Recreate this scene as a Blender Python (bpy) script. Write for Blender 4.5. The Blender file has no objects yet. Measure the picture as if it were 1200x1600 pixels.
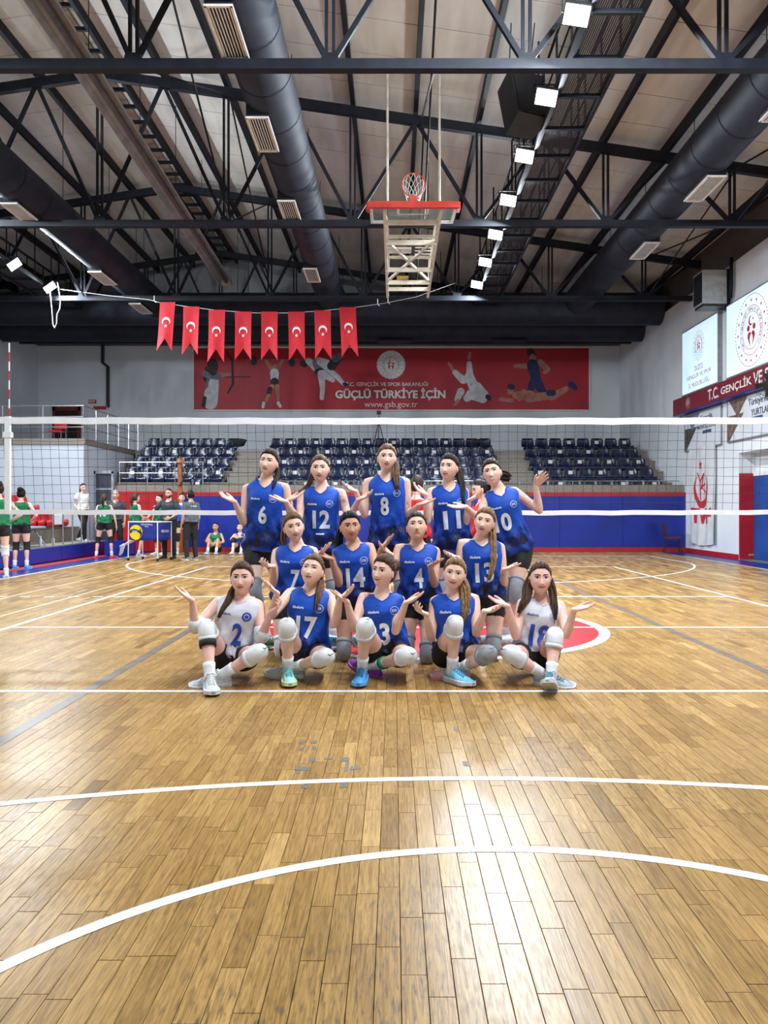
import bpy, bmesh, math, random
import numpy as np
from mathutils import Vector, Matrix
from mathutils.bvhtree import BVHTree

random.seed(7)
SC = bpy.context.scene
COL = SC.collection

# ------------------------------------------------------------------ camera
# world: X right, Y away from the viewer along the court, Z up; net stands on Y = 0, court axis X = 0
F, VX, VY = 1235.0, 615.0, 797.0          # focal length and vanishing point in pixels of the 1200x1600 frame
CX, CY, CZ = -0.38, -8.42, 1.248
cam_d = bpy.data.cameras.new('camera')
cam = bpy.data.objects.new('camera', cam_d)
COL.objects.link(cam)
cam_d.sensor_fit = 'VERTICAL'
cam_d.sensor_height = 36.0
cam_d.sensor_width = 27.0
cam_d.lens = F / 1600.0 * 36.0
cam_d.shift_x = -(VX - 600.0) / 1600.0
cam_d.shift_y = -(800.0 - VY) / 1600.0
cam_d.clip_end = 200
cam.location = (CX, CY, CZ)
cam.rotation_euler = (math.pi / 2, 0, 0)
SC.camera = cam

# ------------------------------------------------------------------ world, exposure
w = bpy.data.worlds.new('world'); SC.world = w
w.use_nodes = True
w.node_tree.nodes['Background'].inputs[0].default_value = (0.6, 0.7, 0.85, 1)
w.node_tree.nodes['Background'].inputs[1].default_value = 0.15
SC.view_settings.view_transform = 'Standard'
SC.view_settings.look = 'None'
SC.view_settings.gamma = 1.0
SC.view_settings.use_curve_mapping = False
SC.view_settings.exposure = 0.52
LAMP_W = 230.0            # watts of each floodlight on the catwalks
LAMP_COL = (0.84, 0.93, 1.0)

# ------------------------------------------------------------------ helpers
def P(px, py, d):
    return Vector((CX + (px - VX) * d / F, CY + d, CZ + (VY - py) * d / F))

def Pz(px, py, z):                         # pixel + height -> point (for things standing near the floor)
    return P(px, py, (CZ - z) * F / (py - VY))

MATS = {}
def srgb(r, g, b):
    def c(u):
        u /= 255.0
        return u / 12.92 if u <= 0.04045 else ((u + 0.055) / 1.055) ** 2.4
    return (c(r), c(g), c(b), 1)

def mat(name, col, rough=0.5, metal=0.0, col2=None, nscale=8.0, bump=0.0, bscale=60.0, emit=0.0, coat=0.0,
        stretch=None, alpha=1.0, trans=0.0, sub=0.0, detail=4.0, spec=0.5, lo=0.35, hi=0.65):
    if name in MATS: return MATS[name]
    m = bpy.data.materials.new(name); m.use_nodes = True
    nt = m.node_tree; b = nt.nodes['Principled BSDF']
    c = srgb(*col)
    b.inputs['Base Color'].default_value = c
    b.inputs['Roughness'].default_value = rough
    b.inputs['Metallic'].default_value = metal
    b.inputs['Coat Weight'].default_value = coat
    b.inputs['Specular IOR Level'].default_value = spec
    if trans: b.inputs['Transmission Weight'].default_value = trans
    if sub:
        b.inputs['Subsurface Weight'].default_value = sub
        b.inputs['Subsurface Radius'].default_value = (0.02, 0.008, 0.004)
    if alpha < 1: b.inputs['Alpha'].default_value = alpha
    if emit:
        b.inputs['Emission Color'].default_value = c
        b.inputs['Emission Strength'].default_value = emit
    if col2 or bump:
        tc = nt.nodes.new('ShaderNodeTexCoord')
        vec = tc.outputs['Object']
        if stretch:
            mp = nt.nodes.new('ShaderNodeMapping'); mp.inputs['Scale'].default_value = stretch
            nt.links.new(vec, mp.inputs['Vector']); vec = mp.outputs[0]
    if col2:
        n = nt.nodes.new('ShaderNodeTexNoise'); n.inputs['Scale'].default_value = nscale; n.inputs['Detail'].default_value = detail
        nt.links.new(vec, n.inputs['Vector'])
        r = nt.nodes.new('ShaderNodeValToRGB')
        r.color_ramp.elements[0].color = c; r.color_ramp.elements[1].color = srgb(*col2)
        r.color_ramp.elements[0].position = lo; r.color_ramp.elements[1].position = hi
        nt.links.new(n.outputs[0], r.inputs[0]); nt.links.new(r.outputs[0], b.inputs['Base Color'])
        if emit: nt.links.new(r.outputs[0], b.inputs['Emission Color'])
    if bump:
        n2 = nt.nodes.new('ShaderNodeTexNoise'); n2.inputs['Scale'].default_value = bscale
        nt.links.new(vec, n2.inputs['Vector'])
        bp = nt.nodes.new('ShaderNodeBump'); bp.inputs['Strength'].default_value = bump; bp.inputs['Distance'].default_value = 0.01
        nt.links.new(n2.outputs[0], bp.inputs['Height']); nt.links.new(bp.outputs[0], b.inputs['Normal'])
    MATS[name] = m
    return m

def tag(o, label=None, cat=None, group=None, kind=None):
    if label: o['label'] = label
    if cat: o['category'] = cat
    if group: o['group'] = group
    if kind: o['kind'] = kind
    return o

def thing(name, loc, label, cat, group=None, rz=0.0):
    o = bpy.data.objects.new(name, None); COL.objects.link(o)
    o.empty_display_size = 0.1
    o.location = loc; o.rotation_euler = (0, 0, rz)
    return tag(o, label, cat, group)

def root_loc(o):
    l = Vector((0, 0, 0))
    while o is not None:
        l += Vector(o.location); o = o.parent
    return l

def link_mesh(name, me, parent=None, mats=(), smooth=False):
    for m in mats: me.materials.append(m)
    if smooth and len(me.polygons):
        me.polygons.foreach_set('use_smooth', [True] * len(me.polygons))
    o = bpy.data.objects.new(name, me); COL.objects.link(o)
    if parent is not None: o.parent = parent
    return o

def frame_of(d, up=Vector((0, 0, 1))):
    d = Vector(d).normalized()
    if abs(d.dot(up)) > 0.98: up = Vector((0, 1, 0)) if abs(d.y) < 0.9 else Vector((1, 0, 0))
    s = d.cross(up).normalized()
    return d, s, s.cross(d).normalized()

class MB:
    """collects simple shapes (in world coordinates) into one mesh"""
    def __init__(self): self.v = []; self.f = []; self.mi = []; self.cur = 0
    def add(self, vs, fs):
        n = len(self.v); self.v += [tuple(p) for p in vs]
        self.f += [tuple(n + i for i in f) for f in fs]; self.mi += [self.cur] * len(fs)
        return self
    def box(self, c, s, R=None):
        c = Vector(c); vs = []
        for z in (-.5, .5):
            for y in (-.5, .5):
                for x in (-.5, .5):
                    p = Vector((x * s[0], y * s[1], z * s[2]))
                    if R is not None: p = R @ p
                    vs.append(c + p)
        return self.add(vs, [(0, 2, 3, 1), (4, 5, 7, 6), (0, 1, 5, 4), (2, 6, 7, 3), (0, 4, 6, 2), (1, 3, 7, 5)])
    def span(self, a, b):                              # box from corner to corner
        a = Vector(a); b = Vector(b)
        return self.box((a + b) / 2, (abs(b.x - a.x), abs(b.y - a.y), abs(b.z - a.z)))
    def bar(self, p0, p1, w, h=None, up=Vector((0, 0, 1))):
        p0 = Vector(p0); p1 = Vector(p1); h = h or w
        d, s, u = frame_of(p1 - p0, up)
        vs = [p + s * a * w / 2 + u * b * h / 2 for p in (p0, p1) for a, b in ((-1, -1), (1, -1), (1, 1), (-1, 1))]
        return self.add(vs, [(3, 2, 1, 0), (4, 5, 6, 7), (0, 1, 5, 4), (1, 2, 6, 5), (2, 3, 7, 6), (3, 0, 4, 7)])
    def tube(self, pts, r, n=8, caps=True, closed=False, flat=1.0, up=Vector((0, 0, 1))):
        pts = [Vector(p) for p in pts]; N = len(pts)
        rs = r if isinstance(r, (list, tuple)) else [r] * N
        vs = []; fs = []; prev = None
        for i, p in enumerate(pts):
            if closed: t = pts[(i + 1) % N] - pts[i - 1]
            else: t = pts[min(i + 1, N - 1)] - pts[max(i - 1, 0)]
            if t.length < 1e-9: t = Vector((0, 0, 1))
            d, s, u = frame_of(t, up if prev is None else prev)
            prev = u
            for k in range(n):
                a = 2 * math.pi * k / n
                vs.append(p + s * (math.cos(a) * rs[i]) + u * (math.sin(a) * rs[i] * flat))
        for i in range(N if closed else N - 1):
            j = (i + 1) % N
            for k in range(n):
                k2 = (k + 1) % n
                fs.append((i * n + k, i * n + k2, j * n + k2, j * n + k))
        if caps and not closed:
            fs.append(tuple(range(n - 1, -1, -1))); fs.append(tuple((N - 1) * n + k for k in range(n)))
        return self.add(vs, fs)
    def prism(self, poly, o, ex, ey, ez, t):          # 2-D outline in the plane (ex, ey), thickness t along ez
        o = Vector(o); n = len(poly)
        a = [o + ex * x + ey * y for x, y in poly]
        b = [p + ez * t for p in a]
        fs = [tuple(range(n - 1, -1, -1)), tuple(range(n, 2 * n))]
        fs += [(i, (i + 1) % n, n + (i + 1) % n, n + i) for i in range(n)]
        return self.add(a + b, fs)
    def ring(self, o, ex, ey, ez, r0, r1, t, n=40, a0=0.0, a1=2 * math.pi):
        o = Vector(o); full = abs(a1 - a0 - 2 * math.pi) < 1e-6
        m = n if full else n + 1
        vs = []; fs = []
        for i in range(m):
            a = a0 + (a1 - a0) * i / n
            e = ex * math.cos(a) + ey * math.sin(a)
            vs += [o + e * r0, o + e * r1, o + e * r1 + ez * t, o + e * r0 + ez * t]
        for i in range(n):
            j = (i + 1) % m
            for k in range(4):
                fs.append((i * 4 + k, i * 4 + (k + 1) % 4, j * 4 + (k + 1) % 4, j * 4 + k))
        return self.add(vs, fs)
    def sphere(self, c, r, nu=12, nv=8, sc=(1, 1, 1)):
        c = Vector(c); vs = []; fs = []
        for j in range(nv + 1):
            th = math.pi * j / nv
            for i in range(nu):
                ph = 2 * math.pi * i / nu
                vs.append(c + Vector((r * sc[0] * math.sin(th) * math.cos(ph), r * sc[1] * math.sin(th) * math.sin(ph), r * sc[2] * math.cos(th))))
        for j in range(nv):
            for i in range(nu):
                i2 = (i + 1) % nu
                fs.append((j * nu + i, (j + 1) * nu + i, (j + 1) * nu + i2, j * nu + i2))
        return self.add(vs, fs)
    def mesh(self, name, off=Vector((0, 0, 0))):
        me = bpy.data.meshes.new(name)
        me.from_pydata([(p[0] - off[0], p[1] - off[1], p[2] - off[2]) for p in self.v], [], self.f)
        if max(self.mi, default=0): me.polygons.foreach_set('material_index', self.mi)
        return me
    def build(self, name, m, parent=None, loc=None, smooth=False):
        ms = m if isinstance(m, (list, tuple)) else [m]
        off = root_loc(parent) if parent is not None else Vector(loc if loc is not None else (0, 0, 0))
        me = self.mesh(name, off); me.validate()
        o = link_mesh(name, me, parent, ms, smooth)
        if parent is None: o.location = off
        return o

X_, Y_, Z_ = Vector((1, 0, 0)), Vector((0, 1, 0)), Vector((0, 0, 1))

TXT = {}
def text2d(s, bold=0.0):
    """flat outline mesh of a word: (verts2d, faces, width, height), size 1"""
    key = (s, bold)
    if key in TXT: return TXT[key]
    cu = bpy.data.curves.new('t', 'FONT'); cu.body = s; cu.size = 1.0; cu.fill_mode = 'FRONT'; cu.offset = bold; cu.resolution_u = 3
    ob = bpy.data.objects.new('t', cu); COL.objects.link(ob)
    dg = bpy.context.evaluated_depsgraph_get()
    me = bpy.data.meshes.new_from_object(ob.evaluated_get(dg))
    v = [(p.co.x, p.co.y) for p in me.vertices]; f = [tuple(p.vertices) for p in me.polygons]
    bpy.data.objects.remove(ob); bpy.data.curves.remove(cu); bpy.data.meshes.remove(me)
    xs = [p[0] for p in v]; ys = [p[1] for p in v]
    x0, x1, y0, y1 = min(xs), max(xs), min(ys), max(ys)
    v = [(x - (x0 + x1) / 2, y - (y0 + y1) / 2) for x, y in v]
    TXT[key] = (v, f, x1 - x0, y1 - y0)
    return TXT[key]

def text_on(mb, s, c, ex, ey, ez, width=None, height=None, off=0.004, bold=0.0):
    v, f, tw, th = text2d(s, bold)
    sx = (width / tw) if width else height / th
    sy = (height / th) if height else sx
    mb.add([Vector(c) + ex * x * sx + ey * y * sy + ez * off for x, y in v], f)
    return mb

def star_poly(r, n=5, q=0.4, rot=math.pi / 2):
    return [((r if i % 2 == 0 else r * q) * math.cos(rot + math.pi * i / n), (r if i % 2 == 0 else r * q) * math.sin(rot + math.pi * i / n)) for i in range(2 * n)]

def crescent_poly(r, r2, dx, rot=0.0, n=20):
    """outer circle of radius r minus a circle of radius r2 moved by dx towards angle rot"""
    a = math.acos(max(-1, min(1, (r * r + dx * dx - r2 * r2) / (2 * r * dx))))
    b = math.acos(max(-1, min(1, (r * r - dx * dx - r2 * r2) / (2 * r2 * dx))))
    pts = [(r * math.cos(rot + t), r * math.sin(rot + t)) for t in np.linspace(a, 2 * math.pi - a, n)]
    ox, oy = dx * math.cos(rot), dx * math.sin(rot)
    pts += [(ox + r2 * math.cos(rot + t), oy + r2 * math.sin(rot + t)) for t in np.linspace(2 * math.pi - b, b, n)]
    return pts

ORD = ['first', 'second', 'third', 'fourth', 'fifth', 'sixth', 'seventh', 'eighth', 'ninth', 'tenth', 'eleventh',
       'twelfth', 'thirteenth', 'fourteenth', 'fifteenth', 'sixteenth', 'seventeenth', 'eighteenth']
# ------------------------------------------------------------------ materials of the hall
def wood_nodes(name, far):
    m = bpy.data.materials.new(name); m.use_nodes = True
    nt = m.node_tree; N = nt.nodes; L = nt.links; b = N['Principled BSDF']
    tc = N.new('ShaderNodeTexCoord')
    geo = N.new('ShaderNodeNewGeometry')
    pos = geo.outputs['Position']
    if far:
        sep = N.new('ShaderNodeSeparateXYZ'); L.new(pos, sep.inputs[0])
        cmb = N.new('ShaderNodeCombineXYZ'); L.new(sep.outputs[1], cmb.inputs[0]); L.new(sep.outputs[0], cmb.inputs[1])
        br = N.new('ShaderNodeTexBrick'); L.new(cmb.outputs[0], br.inputs['Vector'])
        br.inputs['Scale'].default_value = 1.0
        br.inputs['Brick Width'].default_value = 0.42; br.inputs['Row Height'].default_value = 0.07
        br.inputs['Mortar Size'].default_value = 0.0012
        br.inputs['Color1'].default_value = (0, 0, 0, 1); br.inputs['Color2'].default_value = (1, 1, 1, 1)
        br.inputs['Mortar'].default_value = (0, 0, 0, 1)
        br.offset = 0.37; br.offset_frequency = 3
        tone = br.outputs['Color']
    else:
        at = N.new('ShaderNodeAttribute'); at.attribute_name = 'tone'; tone = at.outputs['Fac']
    ramp = N.new('ShaderNodeValToRGB')
    e = ramp.color_ramp.elements
    e[0].position = 0; e[0].color = srgb(128, 96, 50)
    e[1].position = 1; e[1].color = srgb(192, 156, 98)
    for p, c in ((0.2, (148, 113, 62)), (0.5, (165, 129, 74)), (0.8, (177, 140, 84))):
        k = e.new(p); k.color = srgb(*c)
    L.new(tone, ramp.inputs[0])
    # grain along the boards
    mp = N.new('ShaderNodeMapping'); mp.inputs['Scale'].default_value = (60, 3.2, 1)
    off = N.new('ShaderNodeVectorMath'); off.operation = 'MULTIPLY_ADD'
    cmb2 = N.new('ShaderNodeCombineXYZ')
    L.new(tone, cmb2.inputs[0]); L.new(tone, cmb2.inputs[1]); L.new(tone, cmb2.inputs[2])
    L.new(cmb2.outputs[0], off.inputs[0]); off.inputs[1].default_value = (7.0, 23.0, 91.0); L.new(pos, off.inputs[2])
    L.new(off.outputs[0], mp.inputs['Vector'])
    n1 = N.new('ShaderNodeTexNoise'); n1.inputs['Scale'].default_value = 1.6; n1.inputs['Detail'].default_value = 6
    n1.inputs['Distortion'].default_value = 1.4
    L.new(mp.outputs[0], n1.inputs['Vector'])
    gr = N.new('ShaderNodeValToRGB'); gr.color_ramp.elements[0].position = 0.36; gr.color_ramp.elements[1].position = 0.62
    gr.color_ramp.elements[0].color = (0.50, 0.45, 0.38, 1); gr.color_ramp.elements[1].color = (1.06, 1.05, 1.03, 1)
    L.new(n1.outputs[0], gr.inputs[0])
    mx = N.new('ShaderNodeMixRGB'); mx.blend_type = 'MULTIPLY'; mx.inputs[0].default_value = 0.75
    L.new(ramp.outputs[0], mx.inputs[1]); L.new(gr.outputs[0], mx.inputs[2])
    # scuffed varnish: worn, dirty patches with a shape of their own
    n2 = N.new('ShaderNodeTexNoise'); n2.inputs['Scale'].default_value = 0.9; n2.inputs['Detail'].default_value = 3
    L.new(pos, n2.inputs['Vector'])
    mp3 = N.new('ShaderNodeMapping'); mp3.inputs['Scale'].default_value = (55, 9, 1); L.new(pos, mp3.inputs['Vector'])
    n3 = N.new('ShaderNodeTexNoise'); n3.inputs['Scale'].default_value = 1.7; n3.inputs['Detail'].default_value = 7; L.new(mp3.outputs[0], n3.inputs['Vector'])
    r2 = N.new('ShaderNodeMapRange'); r2.inputs[1].default_value = 0.48; r2.inputs[2].default_value = 0.68; L.new(n2.outputs[0], r2.inputs[0])
    r3 = N.new('ShaderNodeMapRange'); r3.inputs[1].default_value = 0.5; r3.inputs[2].default_value = 0.66; L.new(n3.outputs[0], r3.inputs[0])
    mul = N.new('ShaderNodeMath'); mul.operation = 'MULTIPLY'; L.new(r2.outputs[0], mul.inputs[0]); L.new(r3.outputs[0], mul.inputs[1])
    mul2 = N.new('ShaderNodeMath'); mul2.operation = 'MULTIPLY'; mul2.inputs[1].default_value = 0.8; L.new(mul.outputs[0], mul2.inputs[0])
    mx2 = N.new('ShaderNodeMixRGB'); L.new(mul2.outputs[0], mx2.inputs[0]); L.new(mx.outputs[0], mx2.inputs[1]); mx2.inputs[2].default_value = srgb(74, 62, 46)
    # fine dark pores
    n4 = N.new('ShaderNodeTexNoise'); n4.inputs['Scale'].default_value = 1.0; n4.inputs['Detail'].default_value = 2
    mp4 = N.new('ShaderNodeMapping'); mp4.inputs['Scale'].default_value = (260, 60, 1); L.new(pos, mp4.inputs['Vector']); L.new(mp4.outputs[0], n4.inputs['Vector'])
    r4 = N.new('ShaderNodeMapRange'); r4.inputs[1].default_value = 0.66; r4.inputs[2].default_value = 0.76; r4.inputs[4].default_value = 0.5; L.new(n4.outputs[0], r4.inputs[0])
    mx3 = N.new('ShaderNodeMixRGB'); L.new(r4.outputs[0], mx3.inputs[0]); L.new(mx2.outputs[0], mx3.inputs[1]); mx3.inputs[2].default_value = srgb(90, 62, 34)
    last = mx3.outputs[0]
    if far:
        jm = N.new('ShaderNodeMixRGB'); L.new(br.outputs['Fac'], jm.inputs[0]); L.new(last, jm.inputs[1]); jm.inputs[2].default_value = srgb(70, 48, 26)
        last = jm.outputs[0]
    L.new(last, b.inputs['Base Color'])
    rr = N.new('ShaderNodeMapRange'); rr.inputs[3].default_value = 0.2; rr.inputs[4].default_value = 0.44
    L.new(n3.outputs[0], rr.inputs[0]); L.new(rr.outputs[0], b.inputs['Roughness'])
    bp = N.new('ShaderNodeBump'); bp.inputs['Strength'].default_value = 0.12; bp.inputs['Distance'].default_value = 0.002
    L.new(n1.outputs[0], bp.inputs['Height']); L.new(bp.outputs[0], b.inputs['Normal'])
    b.inputs['Specular IOR Level'].default_value = 0.13
    return m
M_plank = wood_nodes('oak_parquet', False)
M_far = wood_nodes('oak_parquet_far', True)
M_line = mat('white_court_paint', (226, 230, 232), 0.45, col2=(204, 207, 207), nscale=14, spec=.2)
M_linethin = mat('cream_court_paint', (206, 190, 158), 0.35, col2=(188, 165, 120), nscale=9)
M_grey = mat('dark_grey_court_paint', (88, 80, 72), 0.4, col2=(112, 98, 80), nscale=20)
M_tape = mat('old_tape_residue', (66, 64, 62), 0.6, col2=(104, 90, 70), nscale=60)
M_redp = mat('red_court_paint', (186, 28, 38), 0.35, col2=(168, 22, 34), nscale=9, spec=.2)
M_bluep = mat('blue_court_paint', (16, 34, 106), 0.3, col2=(20, 42, 120), nscale=4)
M_under = mat('subfloor', (60, 42, 26), 0.8, col2=(50, 34, 20))
M_wall = mat('grey_white_wall_paint', (206, 209, 215), 0.75, col2=(194, 198, 205), nscale=0.7, bump=0.15, bscale=18)
M_wallR = mat('white_wall_paint', (222, 226, 231), 0.7, col2=(208, 213, 220), nscale=0.8, bump=0.15, bscale=18)
M_gable = mat('grey_gable_cladding', (150, 150, 154), 0.8, col2=(136, 136, 140), nscale=0.9)
M_roof = mat('beige_roof_panel', (222, 220, 214), 0.8, col2=(202, 199, 192), nscale=1.1, stretch=(3, 0.5, 1), bump=0.1, bscale=30)
M_steel = mat('black_blue_steel', (20, 23, 32), 0.55, col2=(28, 31, 40), nscale=5, spec=0.25)
M_duct = mat('dark_duct_metal', (34, 38, 50), 0.62, col2=(44, 48, 60), nscale=2.2, spec=0.25)
M_granite = mat('speckled_granite', (150, 142, 130), 0.6, col2=(92, 86, 80), nscale=70, detail=3, lo=0.42, hi=0.58)
M_conc = mat('stand_concrete', (146, 138, 126), 0.75, col2=(112, 104, 96), nscale=45, lo=0.4, hi=0.6)
M_redbase = mat('red_base_paint', (170, 24, 36), 0.5, col2=(150, 20, 32))
M_bluepad = mat('blue_vinyl_padding', (16, 42, 144), 0.38, col2=(12, 34, 126), nscale=1.3, bump=0.25, bscale=2.2)
M_redpad = mat('red_vinyl_padding', (178, 24, 30), 0.4, col2=(158, 18, 26), nscale=1.3, bump=0.2, bscale=2.5)
M_white = mat('white_enamel', (226, 226, 224), 0.4, col2=(210, 208, 202), nscale=6)
M_cream = mat('cream_painted_metal', (214, 208, 192), 0.45, col2=(196, 186, 168), nscale=6)
M_chrome = mat('stainless_tube', (190, 194, 198), 0.25, metal=0.9, col2=(176, 180, 186))
M_black = mat('black_plastic', (20, 20, 22), 0.45, col2=(30, 30, 32))
M_rubber = mat('black_rubber', (16, 16, 17), 0.8, col2=(24, 24, 25))

# ------------------------------------------------------------------ floor
XL, XR = -14.05, 8.30           # left and right walls
YB, YN = 22.0, -10.5            # back wall and the wall behind the viewer
YPAD = 15.1                     # padded front of the stand
PLANK_Y0, PLANK_Y1 = -7.1, 2.2  # boards are built one by one between these
EX = 7.5                        # half width of the parquet
PW, GAP = 0.07, 0.0020

floor = MB().span((XL, YN, -0.30), (XR, YB, -0.02)).build('floor', M_under)
tag(floor, 'golden oak parquet sports floor with painted court lines', None, None, 'structure')

def tone_mesh(name, boxes, off=Vector((0, 0, 0))):
    vs = []; fs = []; tn = []
    for x0, x1, y0, y1, z, t in boxes:
        n = len(vs); c = 0.0007
        vs += [(x0, y0, -0.02), (x1, y0, -0.02), (x1, y1, -0.02), (x0, y1, -0.02),
               (x0, y0, z - c), (x1, y0, z - c), (x1, y1, z - c), (x0, y1, z - c),
               (x0 + c, y0 + c, z), (x1 - c, y0 + c, z), (x1 - c, y1 - c, z), (x0 + c, y1 - c, z)]
        for a in (0, 4):
            for k in range(4):
                k2 = (k + 1) % 4
                fs.append((n + a + k, n + a + k2, n + a + 4 + k2, n + a + 4 + k))
        fs.append((n + 8, n + 9, n + 10, n + 11))
        tn += [t] * 9
    me = bpy.data.meshes.new(name)
    me.from_pydata([(a - off[0], b - off[1], c - off[2]) for a, b, c in vs], [], fs)
    at = me.attributes.new('tone', 'FLOAT', 'FACE'); at.data.foreach_set('value', tn)
    return me

boards = []
rng = random.Random(3)
x = -EX
while x < EX - 0.01:
    y = PLANK_Y0 - rng.random() * 0.4
    while y < PLANK_Y1:
        l = rng.choice((0.3, 0.36, 0.42, 0.42, 0.48, 0.56))
        y1 = min(y + l, PLANK_Y1)
        if y1 > PLANK_Y0:
            t = min(1, max(0, rng.gauss(0.54, 0.17)))
            boards.append((x + GAP / 2, x + PW - GAP / 2, max(y, PLANK_Y0) + GAP / 2, y1 - GAP / 2, rng.uniform(-0.0004, 0.0003), t))
        y = y1
    x += PW
def shown(b):
    xm = (b[0] + b[1]) / 2; ym = (b[2] + b[3]) / 2; d = ym - CY
    if d < 1.4: return 1e9
    px = VX + (xm - CX) * F / d; py = VY + CZ * F / d
    if px < -10 or px > 1210 or py > 1640: return 1e8 + d
    return d
boards.sort(key=shown)
for b in boards[:300]:
    o = Vector(((b[0] + b[1]) / 2, (b[2] + b[3]) / 2, 0))
    ob = link_mesh('plank', tone_mesh('plank', [b], o), floor, [M_plank]); ob.location = o
rest = link_mesh('planks_beyond', tone_mesh('planks_beyond', boards[300:]), floor, [M_plank])
rest['kind'] = 'stuff'
MB().span((-EX, PLANK_Y1 + 0.001, -0.02), (EX, YPAD, 0)).build('far_parquet', M_far, floor)
MB().span((-8.6, YN, -0.02), (-EX - 0.001, YPAD, 0.0)).build('blue_border', M_bluep, floor)
MB().span((EX + 0.001, YN, -0.02), (8.29, YPAD, 0.0)).build('blue_border', M_bluep, floor)
MB().span((-EX, YN, -0.02), (EX, PLANK_Y0 - 0.002, -0.001)).build('near_parquet', M_far, floor)

LZ = 0.0012
def lines(name, m, segs, z=LZ):
    for s in segs:
        mb = MB()
        if s[0] == 'r':
            _, x0, x1, y0, y1 = s; mb.span((x0, y0, 0.0004), (x1, y1, z))
        else:
            _, cx, cy, r0, r1, a0, a1 = s
            mb.ring((cx, cy, 0.0004), X_, Y_, Z_, r0, r1, z - 0.0004, n=90, a0=a0, a1=a1)
        mb.build(name, m, floor)
TAU = 2 * math.pi
# painted key under the far basket and the red centre circle
MB().span((-2.45, 7.27, 0.0003), (2.45, 13.0, 0.0007)).build('blue_key', M_bluep, floor)
MB().prism([(1.75 * math.cos(i * TAU / 72), 1.75 * math.sin(i * TAU / 72)) for i in range(72)], (0, 0, 0.0003), X_, Y_, Z_, 0.0006).build('red_centre_circle', M_redp, floor)
lines('dark_court_line', M_grey, [('r', -2.54, -2.46, -7.0, 9.0), ('r', 2.46, 2.54, -7.0, 9.0)], 0.0010)
lines('cream_court_line', M_linethin, [('r', -5.02, -4.98, -1.0, 13.0), ('r', -5.92, -5.88, -1.0, 13.0), ('r', 5.9, 5.94, -1.0, 13.0)], 0.0010)
lines('white_court_line', M_line, [
    ('r', -4.44, 4.44, -0.025, 0.025), ('r', -4.5, -4.45, -7.1, 9.0), ('r', 4.45, 4.5, -7.1, 9.0),
    ('r', -4.44, 4.44, -3.0, -2.95), ('r', -4.44, 4.44, 2.95, 3.0), ('r', -4.44, 4.44, 8.95, 9.0),
    ('r', -7.5, -7.45, -7.1, 13.05), ('r', 7.45, 7.5, -7.1, 13.05), ('r', -7.5, 7.5, 13.0, 13.05),
    ('r', -2.45, 2.45, 7.24, 7.29), ('r', -2.45, -2.40, 7.27, 13.0), ('r', 2.40, 2.45, 7.27, 13.0),
    ('a', 0, 0, 1.75, 1.86, 0, TAU),
    ('a', 0, 7.27, 1.75, 1.8, 0, TAU), ('a', 0, -7.285, 1.75, 1.80, 0.02, math.pi - 0.02),
    ('a', 0, 11.47, 6.70, 6.75, math.pi + 0.21, TAU - 0.21), ('a', 0, -11.47, 6.70, 6.75, 0.7, math.pi - 0.7),
    ('r', 6.55, 6.60, 10.05, 13.05), ('r', -6.60, -6.55, 10.05, 13.05)], 0.0014)
lines('white_court_line', M_line, [('r', -4.72 - 0.35 * i, -4.57 - 0.35 * i, 2.95, 3.0) for i in range(5)], 0.0014)
# rubbed-off tape marks on the boards
rng = random.Random(11)
for x0, y0, x1, y1 in ((466, 1158, 478, 1163), (466, 1168, 474, 1173), (484, 1158, 496, 1162), (486, 1166, 495, 1172), (480, 1184, 496, 1191), (505, 1184, 520, 1187), (459, 1198, 488, 1204),
                       (462, 1204, 470, 1209), (465, 1219, 486, 1225), (468, 1227, 484, 1232), (531, 1183, 546, 1190), (538, 1190, 546, 1206), (546, 1197, 563, 1203), (530, 1217, 546, 1231), (709, 1137, 715, 1143), (724, 1189, 733, 1198)):
    a, b = Pz(x0, y1, 0), Pz(x1, y0, 0); c = (a + b) / 2; sx, sy = (b.x - a.x) / 2, (b.y - a.y) / 2
    pts = []
    for t in np.linspace(0, TAU, 17)[:-1]:
        ca, sa = math.cos(t), math.sin(t); k = 1 / max(abs(ca), abs(sa)) * rng.uniform(.72, 1.05); pts.append((sx * ca * k, sy * sa * k))
    MB().prism(pts, (c.x, c.y, 0.0006), X_, Y_, Z_, 0.0006).build('tape_residue', M_tape, floor)

# ------------------------------------------------------------------ walls
WT = 7.57
def struct(o, label): return tag(o, label, None, None, 'structure')
def roof_h(x): return 10.62 - 0.147 * abs(x + 6.7)
mb = MB().span((XL, YB, 0), (XR + 0.7, YB + 0.3, WT))
struct(mb.build('wall_back', M_wall), 'grey painted back wall behind the stand')
gp = [(-21.5, WT), (XR + 0.7, WT), (XR + 0.7, roof_h(XR + 0.7) + .4), (-6.7, 11.1), (-21.5, roof_h(-21.5) + .4)]
struct(MB().prism(gp, (0, YB + 0.25, 0), X_, Z_, Y_, 0.2).build('wall_gable', M_gable), 'grey gable above the back wall')
struct(MB().span((XL - 0.3, YN, 0), (XL, YB + .3, WT)).build('wall_left', M_wall), 'grey painted left wall')
struct(MB().span((-21.7, YN, WT - .3), (-21.5, YB + .3, 9.2)).build('wall_far_left', M_gable), 'dark outer wall above the left gallery')
struct(MB().span((-21.6, YN, WT - .3), (XL - 0.28, YB + .3, WT - 0.02)).build('ceiling_left_annex', M_gable), 'flat slab beyond the left wall')
DO, DN, DH = 11.45, 6.4, 2.68       # recess in the right wall (Y far, Y near, height)
mb = MB().span((XR, DO, 0), (XR + 0.7, YB, WT)).span((XR, DN, DH), (XR + 0.7, DO, WT)).span((XR, YN, 0), (XR + 0.7, DN, WT))
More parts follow.
